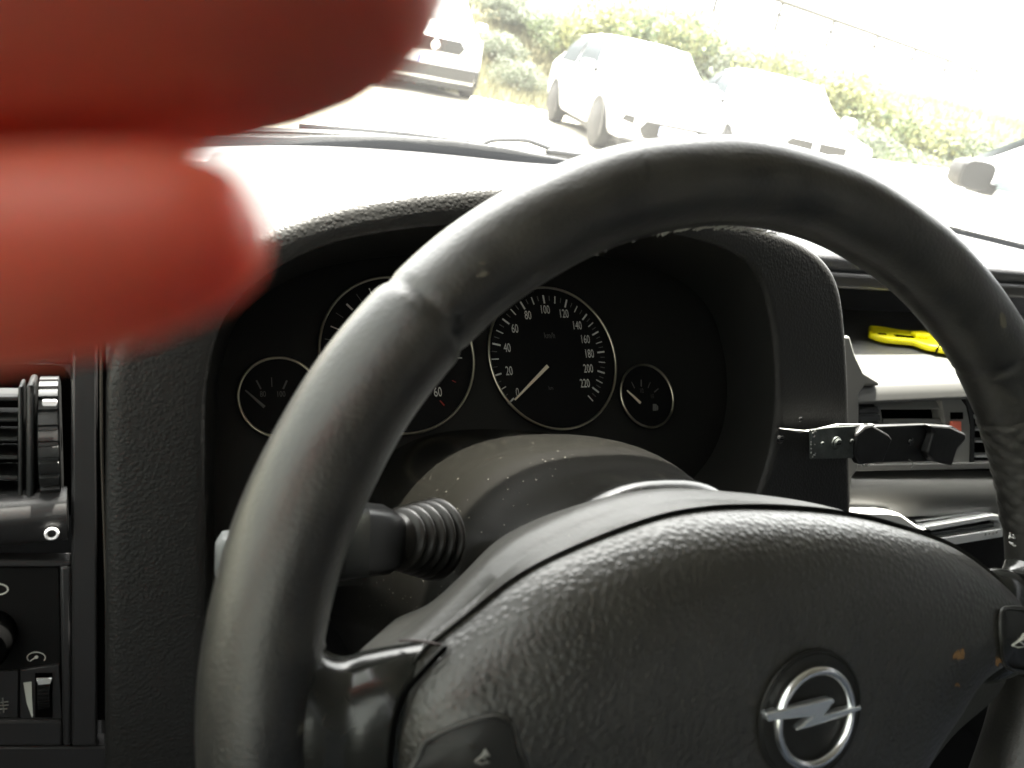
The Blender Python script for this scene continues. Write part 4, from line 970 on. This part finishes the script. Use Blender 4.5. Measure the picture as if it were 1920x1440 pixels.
    if spec.get('skirt'): 
        mk('bumper', *prism([A(.02, -Wd*.40, .30), A(.02, Wd*.40, .30), A(.03, Wd*.42, .50), A(.03, -Wd*.42, .50)], A(-.25, 0, 0)), 'grille_black', root, local=True, smooth=False)
        for sd in (-1, 1): mk('bumper_side', *prism([A(-.05, sd*Wd*.44, .26), A(-.5, sd*Wd*.502, .26), A(-.5, sd*Wd*.502, .48), A(-.05, sd*Wd*.44, .50)], A(0, sd*.012, 0)), 'grille_black', root, local=True, smooth=False)
    return root
hatch = dict(L=4.1, W=1.76, H=1.47, hood=.90, ws0=.95, ws1=1.75, r1=3.45, r0=3.95, tail=.98, belt=.95, wf=.80, wr=3.35, grille=[(-.52, .52, .30, .52)], plate=.43, fog=(.70, .50), glass='screen_glass')
sedan = dict(L=4.5, W=1.76, H=1.39, hood=.84, ws0=1.15, ws1=1.95, r1=3.05, r0=3.75, tail=.98, belt=.90, wf=.85, wr=3.5, grille=[(-.38, -.05, .60, .72), (.05, .38, .60, .72)], plate=.36, glass='screen_glass')
van = dict(L=4.4, W=1.84, H=1.85, hood=1.06, ws0=.80, ws1=1.55, r1=4.0, r0=4.25, tail=1.1, belt=1.12, wf=.85, wr=3.6, grille=[(-.52, .52, .70, .92)], plate=.56, badge=.81, skirt=1, glass='screen_glass')
suv = dict(L=4.4, W=1.82, H=1.56, hood=.96, ws0=1.30, ws1=2.1, r1=3.6, r0=4.2, tail=1.12, belt=.96, wf=.80, wr=3.5, grille=[(-.5, .5, .45, .6)], plate=.4, mirror='grille_black', glass='car_glass_pale', side='car_glass_pale')
def place(px, z, py=None):
    r = hray(px); p = EYE+r*z; return (float(p[0]), float(p[1]), 0.)
def towards(px, turn):
    r = hray(px); a = math.atan2(-r[1], -r[0]); return a+R(turn)
HA = 0
car('parked_van', 'white van with dark bumper and round badge parked at the far left', 'van', van, place(822, 12.8), towards(822, 10))
car('parked_car', 'white hatchback with wide low grille and plate, left of the two middle cars', 'car', hatch, place(1300, 10.0), towards(1300, 23))
car('parked_car', 'white saloon with two small dark grille slots, right of the white hatchback', 'car', sedan, place(1560, 9.4), towards(1560, 22))
nose = at_depth(1640, 330, 5.4)
car('parked_car', 'near white car with black door mirror, partly in view at the right edge', 'car', suv, (float(nose[0]), float(nose[1]), 0.), R(80))

# ================================================================== LIGHT, WORLD, CAMERA
EL, AZ = R(70), R(20)     # sun ahead of the car, high, a little to the right
sv = Vector((math.sin(AZ)*math.cos(EL), math.cos(AZ)*math.cos(EL), math.sin(EL)))
sun = bpy.data.lights.new('sun', 'SUN'); sun.energy = 4.0; sun.angle = R(.53); sun.color = (1, .96, .9)
so = bpy.data.objects.new('sun', sun); COL.objects.link(so); so.rotation_euler = sv.to_track_quat('Z', 'Y').to_euler(); so.location = (0, 0, 30)
w = bpy.data.worlds.new('World'); S.world = w; w.use_nodes = True; nt = w.node_tree
sky = nt.nodes.new('ShaderNodeTexSky'); sky.sky_type = 'NISHITA'; sky.sun_disc = False; sky.sun_elevation = EL; sky.sun_rotation = AZ; sky.air_density = 1.0; sky.dust_density = 4.0; sky.ozone_density = 1.0
hs = nt.nodes.new('ShaderNodeHueSaturation'); hs.inputs['Saturation'].default_value = .10   # blue mostly taken out of the sky, for neutral daylight in the cabin
nt.links.new(sky.outputs[0], hs.inputs['Color']); nt.links.new(hs.outputs[0], nt.nodes['Background'].inputs['Color']); nt.nodes['Background'].inputs['Strength'].default_value = .15
cam = bpy.data.cameras.new('camera'); co = bpy.data.objects.new('camera', cam); COL.objects.link(co); S.camera = co
cam.sensor_width = 36; cam.lens = 36*F/1920; cam.clip_start = .005; cam.clip_end = 2000
R3 = Matrix([[M[i][0], -M[i][1], -M[i][2]] for i in range(3)])
co.matrix_world = Matrix.Translation(Vector(EYE)) @ R3.to_4x4()
cam.dof.use_dof = True; cam.dof.focus_distance = .47; cam.dof.aperture_fstop = 27.7/2.1; cam.dof.aperture_blades = 0
S.view_settings.view_transform = 'Standard'; S.view_settings.look = 'None'; S.view_settings.gamma = 1; S.view_settings.exposure = 3.8
S.cycles.use_denoising = True; S.cycles.max_bounces = 10; S.cycles.transparent_max_bounces = 12; S.cycles.sample_clamp_indirect = 8
try: S.cycles.denoiser = 'OPENIMAGEDENOISE'
except Exception: pass
